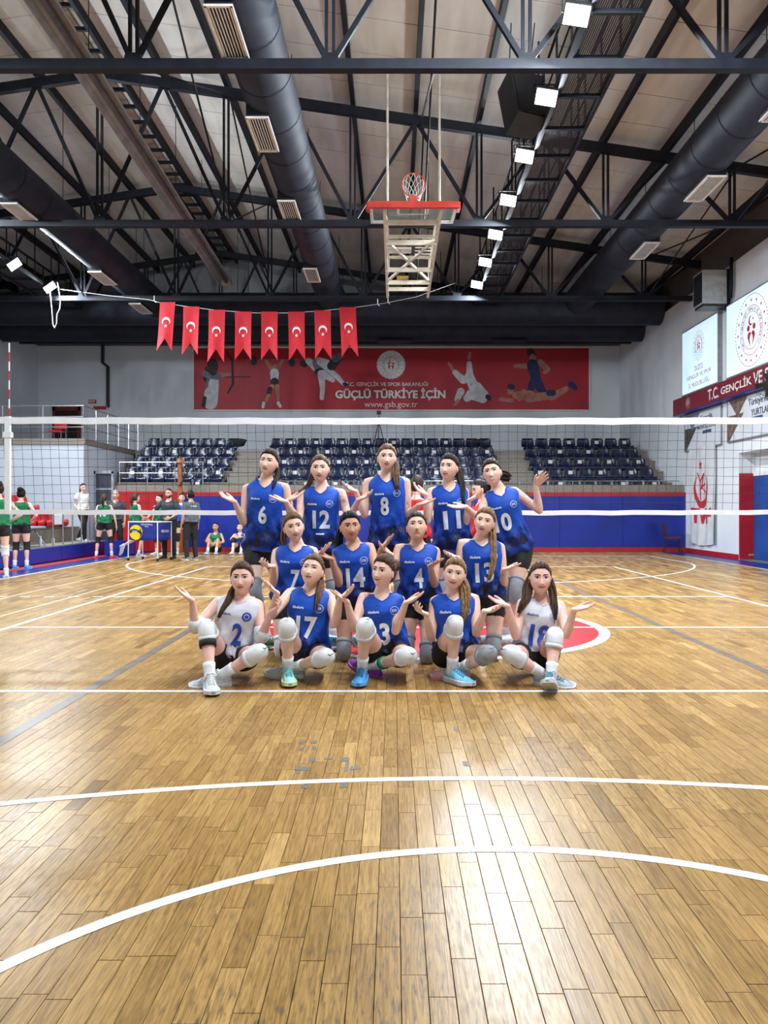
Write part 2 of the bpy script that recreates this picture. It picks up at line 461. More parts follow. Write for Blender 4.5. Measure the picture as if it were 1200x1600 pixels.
mb.span((XR + 0.42, DN, 0), (XR + 0.7, DO, DH))
wr = struct(mb.build('wall_right', M_wallR), 'white right wall with a recessed doorway')
struct(MB().span((XR + 0.25, YN, WT), (XR + 0.5, YB, 9.0)).build('wall_right_upper', mat('brown_grey_upper_wall', (98, 94, 92), 0.85, col2=(84, 80, 80), nscale=1.0)), 'dark wall strip above the right wall')
struct(MB().span((-21.5, YN - .3, 0), (XR + .7, YN, 11)).build('wall_near', M_wall), 'wall behind the viewer')
struct(MB().span((XR - 0.025, DO + .01, 0), (XR - 0.001, YPAD, 0.13)).build('baseboard_right', M_redbase), 'red base strip along the right wall')
# blue padded doors and red jamb pad in the recess
d1 = thing('door_1', (XR + .38, 9, 0), 'blue padded double door in the right wall recess', None); d1['kind'] = 'structure'
for i in range(4):
    y1 = DO - 0.06 - i * 1.18
    MB().span((XR + .34, y1 - 1.16, 0.02), (XR + .415, y1, 2.1)).build('door_panel', mat('blue_door_paint', (14, 74, 150), 0.5, col2=(12, 62, 132), nscale=1.5), d1)
MB().span((XR + .33, DN, 2.1), (XR + .41, DO - .02, 2.2)).build('door_head', M_white, d1)
o = thing('jamb_pad', (XR + .2, DO - .03, 0), 'tall red padded panel on the doorway jamb', 'wall pad')
MB().span((XR + 0.0, DO - .07, 0.03), (XR + .4, DO - .005, 2.17)).build('pad', M_redpad, o)
mb = MB(); text_on(mb, 'spor', (XR + .28, DO - .071, 0.12), X_, Z_, -Y_, width=0.14, off=0.002); mb.build('print', M_white, o)

# ------------------------------------------------------------------ roof: panels, purlins, ridge
ceiling = MB().prism([(-21.7, roof_h(-21.7) + .46), (-6.7, 11.10), (XR + .8, roof_h(XR + .8) + .46), (XR + .8, roof_h(XR + .8) + .52), (-6.7, 11.16), (-21.7, roof_h(-21.7) + .52)],
                     (0, YN, 0), X_, Z_, Y_, YB - YN + .5).build('ceiling', M_gable)
struct(ceiling, 'pitched roof of beige panels on dark purlins')
PWID = 1.12
y = -2.0
while y < YB:
    for a, b in ((-21.6, -6.72), (-6.68, XR + .75)):
        za, zb = roof_h(a), roof_h(b)
        mb = MB()
        y1 = min(y + PWID - 0.025, YB + .2)
        top = 0.46
        vs = [(a, y, za + .36), (b, y, zb + .36), (b, y1, zb + .36), (a, y1, za + .36), (a, y, za + top), (b, y, zb + top), (b, y1, zb + top), (a, y1, za + top)]
        mb.add(vs, [(3, 2, 1, 0), (4, 5, 6, 7), (0, 1, 5, 4), (1, 2, 6, 5), (2, 3, 7, 6), (3, 0, 4, 7)])
        mb.build('roof_panel', M_roof, ceiling)
    y += PWID
for i in range(-11, 12):
    xp = -6.7 + 1.36 * i
    if i == 0 or xp > XR + .3: continue
    MB().span((xp - .045, -3, roof_h(xp) + .15), (xp + .045, YB, roof_h(xp) + .37)).build('purlin', M_steel, ceiling)
for s in (-1, 1):
    MB().span((-6.7 + s * .3 - .04, -3, 10.72), (-6.7 + s * .3 + .04, YB, 10.95)).build('purlin', M_steel, ceiling)
y = 0.5
while y < YB:
    MB().span((-7.0, y - .03, 10.74), (-6.4, y + .03, 10.82)).build('ridge_batten', M_steel, ceiling); y += 0.75

# ------------------------------------------------------------------ trusses
CH = 7.40
TY = [10.95 + CY, 17.0 + CY, 23.0 + CY, 28.9 + CY]
tlab = ['black steel roof truss nearest the viewer, along the top of the picture', 'black steel roof truss crossing just behind the folded basketball goal',
        'black steel roof truss above the flag line', 'black steel roof truss close to the back wall']
for ti, ty in enumerate(TY):
    t = thing('roof_truss', (-6.7, ty, CH), tlab[ti], 'truss')
    MB().span((-21.4, ty - .07, CH - .07), (XR + .3, ty + .07, CH + .07)).build('bottom_chord', M_steel, t)
    for a, b in ((-21.4, -6.7), (-6.7, XR + .3)):
        MB().bar((a, ty, roof_h(a)), (b, ty, roof_h(b)), .13, .2).build('top_chord', M_steel, t)
    nodes = [-6.7 + 1.36 * k for k in range(-10, 12)]
    for k, xn in enumerate(nodes):
        if xn > XR: continue
        kk = k - 10
        zt = roof_h(xn)
        if kk % 2 == 0:                      # node on the bottom chord
            for s in (-.05, .05):
                MB().bar((xn + s, ty, CH), (xn + s, ty, zt), .045, .05).build('vertical', M_steel, t)
            for s in (-1, 1):
                xe = xn + s * 1.36
                if xe < XR + .3:
                    MB().bar((xn, ty, CH), (xe, ty, roof_h(xe)), .06 if s > 0 else .08, .07).build('diagonal', M_steel, t)
            MB().prism([(-.16, -.06), (.16, -.06), (.1, .16), (-.1, .16)], (xn, ty - .05, CH), X_, Z_, Y_, .1).build('gusset', M_steel, t)
# slanting sway rods between neighbouring trusses
for xa in (-9.42, -3.98, 0.2, 6.9):
    for i in range(2):
        a, b = TY[i], TY[i + 1]
        ym = (a + b) / 2
        o = thing('sway_brace', (xa, ym, CH), 'thin dark crossed rods between the %s and %s roof trusses, %s' % (ORD[i], ORD[i + 1], {-9.42: 'by the far left duct', -3.98: 'left of the middle duct', 0.2: 'left of the middle catwalk', 6.9: 'right of the right duct'}[xa]), 'brace', 'crossed rods between the roof trusses')
        MB().tube([(xa, a + .1, CH + .05), (xa, b - .1, roof_h(xa) - .08)], .02, 6).build('rod', M_steel, o)
        MB().tube([(xa + .07, b - .1, CH + .05), (xa + .07, a + .1, roof_h(xa) - .08)], .02, 6).build('rod', M_steel, o)

# ------------------------------------------------------------------ stand, gallery and platform on the far side
gs = thing('grandstand', (0, 18, 0), 'speckled concrete stand with stepped rows at the far end', 'grandstand')
SX0, SX1 = -9.22, XR - 0.01
T0, RISE, TREAD = 1.72, 0.39, 0.80
MB().span((SX0, YPAD + .06, 0), (SX1, YPAD + .30, 2.0)).build('parapet', M_granite, gs)
row_y = [YPAD + 0.3 + TREAD * i for i in range(5)]
for i in range(5):
    y0 = row_y[i]; y1 = y0 + TREAD if i < 4 else YB - .001
    MB().span((SX0, y0, 0), (SX1, y1, T0 + RISE * i)).build('step', M_conc, gs)
    MB().span((SX0, y0 - .02, T0 + RISE * i - .04), (SX1, y0 + .05, T0 + RISE * i + .002)).build('nosing', M_granite, gs)
for xa, xb in ((-5.65, -4.75), (3.1, 4.0)):
    for i in range(4):
        MB().span((xa, row_y[i + 1] - .4, T0 + RISE * i), (xb, row_y[i + 1] - .021, T0 + RISE * (i + .5))).build('aisle_step', M_granite, gs)
# padding along the front of the stand: separate mats
pads = thing('wall_padding', (1, YPAD, 0), 'royal blue padding along the front of the stand', 'wall padding')
xs = [-6.62] + [-6.62 + 14.9 * k / 8 for k in range(1, 9)]
for a, b in zip(xs[:-1], xs[1:]):
    MB().span((a + .004, YPAD - .05, .14), (b - .004, YPAD + .055, 1.66)).build('mat', M_bluepad, pads)
    MB().span((a + .001, YPAD - .06, 1.66), (b - .001, YPAD + .058, 1.78)).build('top_strip', M_redpad, pads)
MB().span((-6.62, YPAD - .055, 0), (8.28, YPAD + .05, .14)).build('base_strip', M_redbase, pads)
rp = thing('wall_padding', (-7.6, YPAD, 0), 'red padding on the left end of the stand front', 'wall padding')
for a, b in ((-8.7, -7.66), (-7.66, -6.63)):
    MB().span((a + .004, YPAD - .05, .02), (b - .004, YPAD + .055, 1.80)).build('mat', M_redpad, rp)
# gallery at the left rear
GZ = 3.30
gal = thing('gallery', (-11.6, 17, 0), 'pale block wall carrying the upper gallery at the left', 'gallery')
GY0, GX1 = 22.7 + CY, -9.28
MB().span((XL + .001, GY0, 0), (GX1, YB - .001, GZ - .16)).build('block', mat('pale_blue_white_wall', (190, 196, 206), 0.75, col2=(176, 184, 196), nscale=.9), gal)
MB().span((XL + .001, GY0 - .05, GZ - .16), (GX1 + .05, YB - .001, GZ)).build('slab', M_granite, gal)
dr = thing('door_2', (-8.98, YPAD + .1, 0), 'narrow grey doorway beside the red padding', None); dr['kind'] = 'structure'
MB().span((GX1 + .01, YPAD + .0, 0), (-8.71, YPAD + .055, 2.34)).build('door_leaf', mat('dark_grey_door', (58, 62, 74), .5, col2=(48, 52, 62)), dr)
for a, b in ((GX1 + .002, GX1 + .05), (-8.76, -8.70)):
    MB().span((a, YPAD - .06, 0), (b, YPAD + .05, 2.40)).build('door_frame', mat('grey_aluminium', (150, 156, 166), .4, col2=(134, 140, 150)), dr)
MB().span((GX1 + .002, YPAD - .06, 2.33), (-8.70, YPAD + .05, 2.42)).build('door_frame', MATS['grey_aluminium'], dr)
for z in (.62, 1.25, 1.85):
    MB().span((GX1 + .05, YPAD - .02, z), (-8.76, YPAD, z + .05)).build('door_rail', MATS['grey_aluminium'], dr)

def railing(name, pts, posts_every, h, rails, label, r=.022, rp=.02, vert=True):
    o = thing(name, pts[0], label, 'railing')
    for rr in rails:
        MB().tube([Vector(p) + Z_ * rr for p in pts], r if rr == h else r * .6, 8).build('rail', M_chrome, o)
    for a, b in zip(pts[:-1], pts[1:]):
        a = Vector(a); b = Vector(b); L = (b - a).length; n = max(1, round(L / posts_every))
        for i in range(n + 1):
            p = a.lerp(b, i / n)
            MB().tube([p, p + Z_ * h], rp, 8).build('post', M_chrome, o)
    return o
railing('gallery_railing', [(XL + .1, GY0 + .05, GZ), (GX1 - .03, GY0 + .05, GZ), (GX1 - .03, 27.6 + CY, GZ)], 1.05, 0.95, (0.95, .64, .34), 'stainless railing around the upper gallery at the left')
railing('stand_railing', [(-8.6, YPAD + .18, 2.0), (-6.1, YPAD + .18, 2.0)], .85, .68, (.68, .36), 'stainless railing on the parapet behind the ball cart', r=.018, rp=.016)
railing('stand_railing', [(-4.6, YPAD + .18, 2.0), (SX1 - .1, YPAD + .18, 2.0)], 1.6, .12, (.12,), 'long low stainless rail on the parapet under the seat rows', r=.016, rp=.014)
# platform along the left side
pl = thing('platform', (-10.5, 8, 0), 'raised granite platform edge along the left side of the court', 'platform')
PX, PZ = -8.62, 0.38
MB().span((XL + .001, -6, 0), (PX, GY0 - .001, PZ)).build('deck', M_granite, pl)
for i in range(5):
    a = -2 + i * 3.25
    MB().span((PX + .001, a + .01, .03), (PX + .09, min(a + 3.24, GY0), PZ - .02)).build('edge_mat', M_bluepad, pl)
for i, (xx, zz) in enumerate(((-9.40, .78), (-10.15, 1.18), (-10.9, 1.58), (-11.7, 1.98))):
    MB().span((XL + .002, -6, PZ), (xx, GY0 - .002, zz)).build('terrace', M_granite, pl)
MB().span((PX + .1, -2, 0), (PX + .50, GY0, .006)).build('red_floor_strip', M_redbase, pl)
railing('platform_railing', [(PX - .12, 19.4 + CY, PZ), (PX - .12, 21.75 + CY, PZ)], .58, .78, (.78,), 'stainless handrail on the edge of the left platform', r=.02)
# ------------------------------------------------------------------ ducts, heater, catwalks, floodlights
def duct(X, H, d0, d1, R, label, vents, vx):
    o = thing('air_duct', (X, (d0 + d1) / 2 + CY, H - R), label, 'air duct')
    MB().tube([(X, d0 + CY, H), (X, d1 + CY, H)], R, 32, caps=False).build('pipe', M_duct, o, smooth=True)
    for d in np.arange(d0 + 1.1, d1, 1.2):
        MB().tube([(X, d + CY, H), (X, d + .035 + CY, H)], R + .012, 32, caps=False).build('seam_band', M_duct, o, smooth=True)
    Mv = mat('beige_vent_frame', (236, 232, 226), .5, col2=(222, 216, 208))
    for dv in vents:
        c = Vector((X + vx, dv + CY, H - R - .06))
        g = MB().box(c + Z_ * .12, (.36, 1.14, .2)).build('vent_box', M_duct, o)
        f = MB()
        for s in (-1, 1):
            f.box(c + X_ * s * .165, (.035, 1.2, .03)); f.box(c + Y_ * s * .585, (.36, .035, .03))
        f.build('vent_frame', Mv, g)
        for k in range(7):
            MB().box(c + X_ * (-.126 + .042 * k), (.012, 1.14, .02)).build('vent_slat', Mv, g)
    for dd in np.arange(d0 + 1.5, d1, 3.0):
        MB().tube([(X, dd + CY, H + R), (X, dd + CY, roof_h(X) + .2)], .008, 5).build('hanger', M_steel, o)
    return o
duct(-2.38, 8.0, 5.0, 25.2, .43, 'fat dark round air duct left of the middle of the roof', (10.4, 13.2, 16.6, 21.1), -.18)
duct(5.52, 7.95, 5.0, 25.2, .45, 'fat dark round air duct near the right wall', (12.0, 15.25, 18.9), .1)
duct(-8.12, 7.95, 5.0, 25.2, .43, 'fat dark round air duct at the far left of the roof', (13.2, 16.6, 21.2, 24.4), -.06)
for dd, H, R, lab in ((25.7, 7.78, .52, 'dark cross duct running the full width under the far roof'), (27.6, 7.55, .42, 'lower dark cross duct just in front of the back wall')):
    o = thing('air_duct', (-3, dd + CY, H - R), lab, 'air duct')
    MB().tube([(XL + .02, dd + CY, H), (XR - .02, dd + CY, H)], R, 28, caps=False).build('pipe', M_duct, o, smooth=True)
    for xx in np.arange(XL + 1.2, XR - .5, 1.45):
        MB().tube([(xx, dd + CY, H), (xx + .04, dd + CY, H)], R + .012, 28, caps=False).build('seam_band', M_duct, o, smooth=True)
    for xx in np.arange(XL + 2, XR - 1, 3.3):
        MB().tube([(xx, dd + CY, H + R), (xx, dd + CY, roof_h(xx) + .2)], .01, 5).build('hanger', M_steel, o)
    if H < 7.6:
        for px in (617, 797):
            p = P(px, 532, 27.3)
            MB().box((p.x, dd + CY - .2, H - R - .02), (1.2, .3, .06)).build('vent_box', M_steel, o)

h = thing('radiant_heater', (-5.4, 9, 8.2), 'long grey reflector trough of a radiant heater under the roof', 'heater')
hp = [(-.23, 0), (-.17, .12), (-.08, .16), (.08, .16), (.17, .12), (.23, 0), (.21, 0), (.155, .105), (.07, .145), (-.07, .145), (-.155, .105), (-.21, 0)]
def lerp(a, b, t): return a + (b - a) * t
ha, hb = Vector((-5.05, 6.0 + CY, 8.15)), Vector((-5.65, 25.0 + CY, 8.35))
hd, hs, hu = frame_of(hb - ha)
MB().prism(hp, ha, hs, hu, hd, (hb - ha).length).build('reflector', mat('grey_zinc_sheet', (158, 160, 166), .55, col2=(132, 134, 140), nscale=3), h)
MB().tube([ha + hu * .07, hb + hu * .07], .05, 10).build('burner_tube', mat('grey_tube', (92, 90, 92), .5, col2=(76, 74, 76)), h)
MB().box(hb + hu * .1 - Y_ * .02, (.3, .25, .2)).build('fan_box', M_cream, h)
for t in np.linspace(.05, .95, 7):
    p = ha.lerp(hb, t)
    MB().tube([p + hu * .2, (p.x, p.y, roof_h(p.x) + .2)], .008, 5).build('hanger', M_steel, h)

M_mesh = mat('dark_expanded_metal', (38, 38, 46), .6, col2=(50, 50, 58), nscale=20)
def catwalk(Xa, Xb, H, label, rail_side):
    o = thing('catwalk', ((Xa + Xb) / 2, 8, H), label, 'catwalk')
    y0, y1 = 4.0 + CY, 25.1 + CY
    for xx in (Xa, Xb): MB().span((xx - .03, y0, H), (xx + .03, y1, H + .12)).build('side_beam', M_steel, o)
    yy = y0
    while yy < y1:
        MB().span((Xa, yy - .03, H - .01), (Xb, yy + .03, H + .05)).build('cross_bar', M_steel, o); yy += 1.05
    mb = MB()
    n = 24
    for k in range(1, n):
        xx = lerp(Xa, Xb, k / n); mb.span((xx - .0085, y0, H + .06), (xx + .0085, y1, H + .075))
    g = mb.build('floor_grating', M_mesh, o)
    for xx in ((Xa, Xb)):
        MB().tube([(xx, y0, H + 1.0), (xx, y1, H + 1.0)], .022, 6).build('hand_rail', M_steel, o)
        MB().tube([(xx, y0, H + .55), (xx, y1, H + .55)], .016, 6).build('hand_rail', M_steel, o)
        yy = y0
        while yy < y1:
            MB().tube([(xx, yy, H), (xx, yy, H + 1.0)], .018, 6).build('rail_post', M_steel, o)
            yy += 1.05
    yy = y0 + .5
    while yy < y1:
        for xx in (Xa, Xb):
            MB().tube([(xx, yy, H + .1), (xx, yy, roof_h(xx) + .2)], .02, 6).build('hanger', M_steel, o)
        yy += 3.15
catwalk(2.18, 2.88, 7.72, 'dark mesh-floored catwalk right of the middle of the roof', -1)
catwalk(-11.0, -10.3, 7.60, 'dark mesh-floored catwalk at the far left of the roof', 1)

M_led = mat('lit_led_panel', (244, 250, 255), .5, emit=7.0, col2=(238, 246, 255))
def floodlight(c, tilt, label, cable=False):
    o = thing('floodlight', c, label, 'floodlight', 'floodlights along the catwalks')
    R = Matrix.Rotation(tilt[0], 3, 'X') @ Matrix.Rotation(tilt[1], 3, 'Y')
    c = Vector(c)
    MB().box(c + R @ Vector((0, 0, .035)), (.36, .30, .05), R).build('housing', M_black, o)
    for k in range(5):
        MB().box(c + R @ Vector((-.12 + .06 * k, 0, .075)), (.012, .26, .04), R).build('fin', M_black, o)
    MB().box(c + R @ Vector((0, 0, .004)), (.32, .26, .012), R).build('led_panel', M_led, o)
    MB().bar(c + R @ Vector((-.19, 0, .03)), c + Vector((-.19, 0, .2)), .012, .04).bar(c + R @ Vector((.19, 0, .03)), c + Vector((.19, 0, .2)), .012, .04).bar(c + Vector((-.19, 0, .2)), c + Vector((.22, 0, .2)), .03, .02).build('bracket', M_steel, o)
    if cable:
        MB().tube([c + Vector(q) for q in ((0, .02, .05), (.02, -.02, -.2), (.05, 0, -.6), (.08, 0, -1.05), (.13, 0, -1.15), (.19, 0, -1.0), (.2, 0, -.75), (.28, 0, -.6), (.3, 0, -.35), (.22, 0, .15))], .016, 6).build('loose_cable', M_white, o, smooth=True)
    ld = bpy.data.lights.new('floodlight_lamp', 'AREA'); ld.shape = 'RECTANGLE'; ld.size = .32; ld.size_y = .26
    ld.energy = LAMP_W; ld.color = LAMP_COL; ld.spread = math.radians(178)
    lo = bpy.data.objects.new('lamp_light', ld); COL.objects.link(lo); lo.parent = o
    lo.location = R @ Vector((0, 0, -.012)); lo.rotation_euler = R.to_euler()
names = ['nearest', 'second', 'third', 'fourth', 'fifth', 'sixth', 'farthest']
for i in range(7):
    d = 10.28 + 2.05 * i
    floodlight((2.0, d + CY, 7.68), (-.5, .25), 'lit white floodlight on the middle catwalk, %s of the row of seven' % names[i])
for i, d in enumerate((20.4, 22.5)):
    floodlight((-10.16, d + CY, 7.58), (-.35, -.75), 'lit white floodlight on the left catwalk, %s' % ('nearer the viewer, with no loose cable' if i == 0 else 'the one with a hanging white cable'), i == 1)
for i, d in enumerate((2.0, 4.15, 6.3, 8.4)):
    floodlight((2.0, d + CY, 7.68), (.8, .1), 'floodlight on the middle catwalk above the viewer, out of the picture, %s in the row' % ORD[i])
for i, d in enumerate((4.15, 8.4, 12.2, 16.3, 18.4)):
    floodlight((-10.16, d + CY, 7.58), (.3, -.85), 'floodlight on the left catwalk out of the picture, %s in the row' % ORD[i])
# loudspeaker hanging by the catwalk
sp = thing('loudspeaker', P(818, 165, 13.5), 'big black loudspeaker hanging beside the middle catwalk', 'loudspeaker')
c = P(817, 163, 13.5)
Rs = Matrix.Rotation(.42, 3, 'Z') @ Matrix.Rotation(-.30, 3, 'X')
poly = [(-.26, -.28), (.26, -.28), (.33, .25), (-.33, .25)]
ex, ey, ez = Rs @ X_, Rs @ Y_, Rs @ Z_
MB().prism([(x, -y) for x, y in poly], c - ez * .45, ex, ey, ez, .9).build('cabinet', mat('black_speaker_box', (26, 27, 32), .6, col2=(34, 35, 40), nscale=9), sp)
MB().prism([(-.30, -.42), (.30, -.42), (.30, .42), (-.30, .42)], c - ey * .255, ex, ez, -ey, .02).build('grille', mat('black_speaker_grille', (14, 14, 17), .7, col2=(22, 22, 25), nscale=90), sp)
for s in (-.2, .2): MB().tube([c + ex * s + ez * .45, (c.x + s, c.y, roof_h(c.x) + .2)], .01, 6).build('hanger', M_steel, sp)
MB().bar(c + ex * .3, (2.18, c.y + .1, 8.3), .04).build('bracket', M_steel, sp)

# ------------------------------------------------------------------ folded basketball goal
M_glass = mat('backboard_glass', (150, 172, 172), .12, alpha=.38, col2=(130, 150, 150))
M_orange = mat('orange_red_padding', (214, 66, 48), .5, col2=(196, 54, 40))
bk = thing('basketball_goal', P(646, 330, 15.6), 'basketball goal folded up under the roof on a white frame', 'basketball goal')
by0, by1, bz0, bz1 = 15.5 + CY, 16.72 + CY, 7.22, 7.34
bxc = (646 - VX) * 15.5 / F + CX
def bp(x, t, up=0.0): return Vector((bxc + x, lerp(by0, by1, t), lerp(bz0, bz1, t) + up))
bd, bs, bu = frame_of(bp(0, 1) - bp(0, 0))
MB().bar(bp(0, 0), bp(0, 1), 1.68, .012).build('backboard', M_glass, bk)
for x in (-.84, .84): MB().bar(bp(x, 0), bp(x, 1), .06, .05).build('board_frame', M_white, bk)
for t in (.03, 1): MB().bar(bp(-.87, t), bp(.87, t), .06, .05).build('board_frame', M_white, bk)
MB().bar(bp(-.90, -.03, -.0), bp(.90, -.03, -.0), .09, .12).build('edge_padding', M_orange, bk)
for x in (-.86, .86): MB().bar(bp(x * 1.03, -.04, -.01), bp(x * 1.03, .22, .0), .07, .13).build('edge_padding', M_orange, bk)
for x in (-.295, .295): MB().bar(bp(x, .12, -.012), bp(x, .48, -.012), .05, .004).build('target_mark', M_white, bk)
for t in (.12, .48): MB().bar(bp(-.295, t, -.012), bp(.295, t, -.012), .05, .004).build('target_mark', M_white, bk)
rc = bp(0, -.02, .40)
MB().tube([rc + X_ * .228 * math.cos(a) + Z_ * .228 * math.sin(a) for a in np.linspace(0, TAU, 29)[:-1]], .011, 8, closed=True).build('rim', M_orange, bk, smooth=True)
MB().bar(rc - Z_ * .22, rc - Z_ * .38, .14, .06).build('rim_bracket', M_orange, bk)
nb_ = MB()
for k in range(12):
    for s in (-1, 1):
        pts = []
        for j in range(6):
            a = TAU * (k + s * j * .5) / 12; rr = (.225, .20, .17, .15, .135, .13)[j]
            pts.append(rc + X_ * rr * math.cos(a) + Z_ * (rr * math.sin(a) - .05 * j) + Y_ * (.05 * j))
        nb_.tube(pts, .006, 4, caps=False)
nb_.build('hoop_net', M_white, bk)['kind'] = 'stuff'
# carrying frame: ladder of white tubes running back and down
fa, fb = P(644, 345, 16.2), P(637, 464, 19.6)
def fp(x, t, up=0.0):
    p = fa.lerp(fb, t); wdt = lerp(.56, .50, t)
    return Vector((p.x + x * wdt, p.y, p.z + up))
for x in (-1, 1):
    MB().bar(fp(x, -.12), fp(x, 1.0), .06, .06).build('frame_rail', M_cream, bk)
    MB().bar(fp(x * .93, .12, .22), fp(x * .93, .8, .28), .05, .05).build('frame_rail', M_cream, bk)
    MB().bar(fp(x * .93, .12, .22), fp(x, -.05, .02), .05, .05).build('frame_rail', M_cream, bk)
    MB().tube([bp(x * .51, 0, .05), Vector((bxc + x * .51, by0 - .02, roof_h(bxc) + .2))], .025, 8).build('hanger_rod', M_cream, bk)
    MB().tube([fp(x, .98), Vector((fp(x, .98).x, fb.y, roof_h(fb.x) + .2))], .012, 6).build('hanger_cable', M_steel, bk)
for t, up, wd in ((.02, 0, .10), (.25, 0, .11), (.30, .22, .07), (.56, .22, .06), (.60, 0, .10), (.78, 0, .10), (.88, 0, .09)):
    MB().bar(fp(-1, t, up), fp(1, t, up), .05, wd).build('cross_tube', M_cream, bk)
MB().bar(fp(-.9, .26, .03), fp(.95, .78, .03), .05, .05).build('brace', M_cream, bk)
MB().bar(fp(.9, .26, .05), fp(-.95, .78, .05), .05, .05).build('brace', M_cream, bk)
MB().bar(fp(-.9, .40, .1), fp(.05, .40, .1), .3, .05).build('motor_cover', M_white, bk)
for k in range(4): MB().bar(fp(.2, .34 + .04 * k, .12), fp(.88, .34 + .04 * k, .12), .035, .02).build('vent_slat', M_white, bk)
MB().bar(fp(-.55, .80, .12), fp(.0, .80, .12), .16, .1).build('yellow_box', mat('dull_yellow', (164, 138, 48), .6, col2=(140, 118, 40)), bk)

# ------------------------------------------------------------------ flag line
fl = thing('flag_line', P(250, 473, 22.8), 'thin white cord with hooks carrying the row of red flags', 'cord')
ctl = [(95, 452), (170, 462), (232, 468), (250, 473), (300, 480), (340, 485), (400, 489), (450, 489), (500, 486), (557, 480), (600, 474), (650, 464), (712, 442)]
DFL = 22.75
MB().tube([P(x, y, DFL) for x, y in ctl], .008, 5).build('cord', M_white, fl)
for x, y in ((241, 470), (590, 475), (606, 472)): MB().tube([P(x, y - 8, DFL), P(x, y, DFL), P(x + 3, y + 3, DFL)], .012, 5).build('hook', M_white, fl)
M_flag = mat('red_flag_cloth', (204, 24, 40), .7, col2=(180, 18, 34), nscale=3, bump=.1, bscale=9)
flags = [(262, 474, 24, 76, -6, 0), (299, 481, 25, 76, -2, 0), (339, 486, 26, 82, -2, 0), (380, 489, 26, 76, 0, 0), (421, 489, 26, 76, 0, 0), (463, 489, 26, 76, 1, 0), (504, 487, 26, 76, 1, 0), (543, 482, 26, 78, 4, 0)]
for i, (x, y, wd, hh, lean, _) in enumerate(flags):
    top = P(x, y - 2, DFL - .02)
    s = DFL / F; W2 = wd * s / 2; H = hh * s; LN = lean * s
    o = thing('pennant_flag', top, 'red swallow-tailed flag with white crescent and star, %s from the left' % ORD[i], 'flag', 'red flags on the cord')
    nx, nz = 8, 14
    tails = lambda u: 1.0 - .25 * (1 - abs(u))            # notch in the middle of the lower edge
    fr = random.Random(i); ph = fr.uniform(0, 6)
    def surf(u, v, off=0.0):
        return Vector((top.x + u * W2 * (1 - .04 * math.sin(3 * v)) + LN * v, top.y + .035 * v * math.sin(3.1 * u + ph) + .02 * math.sin(5 * v + ph) * v - off, top.z - v * H))
    for side in (0, 1):
        pass
    vs = []; fs = []
    for j in range(nz + 1):
        for k in range(nx + 1):
            u = -1 + 2 * k / nx; v = tails(u) * j / nz
            vs.append(surf(u, v))
    n0 = len(vs); vs += [v_ + Y_ * .004 for v_ in vs]
    for j in range(nz):
        for k in range(nx):
            a = j * (nx + 1) + k
            fs.append((a, a + nx + 1, a + nx + 2, a + 1)); fs.append((n0 + a, n0 + a + 1, n0 + a + nx + 2, n0 + a + nx + 1))
    MB().add(vs, fs).build('cloth', M_flag, o, smooth=True)
    cz = .40
    def mark(poly, nm):
        v2 = [surf(px_ / W2, cz - pz_ / H, .012) for px_, pz_ in poly]
        MB().add(v2, [tuple(range(len(v2)))]).build(nm, M_white, o)
    cp = crescent_poly(.125, .10, .042, -math.pi / 2, 14)
    nh = 14
    vs = [surf(px_ / W2, cz - pz_ / H, .012) for px_, pz_ in cp]
    MB().add(vs, [(k, k + 1, 2 * nh - 2 - k, 2 * nh - 1 - k) for k in range(nh - 1)]).build('crescent', M_white, o)
    st = [(px_, pz_ - .13) for px_, pz_ in star_poly(.06)]
    vs = [surf(0, cz + .13 / H, .012)] + [surf(px_ / W2, cz - pz_ / H, .012) for px_, pz_ in st]
    MB().add(vs, [(0, 1 + k, 1 + (k + 1) % 10) for k in range(10)]).build('star', M_white, o)

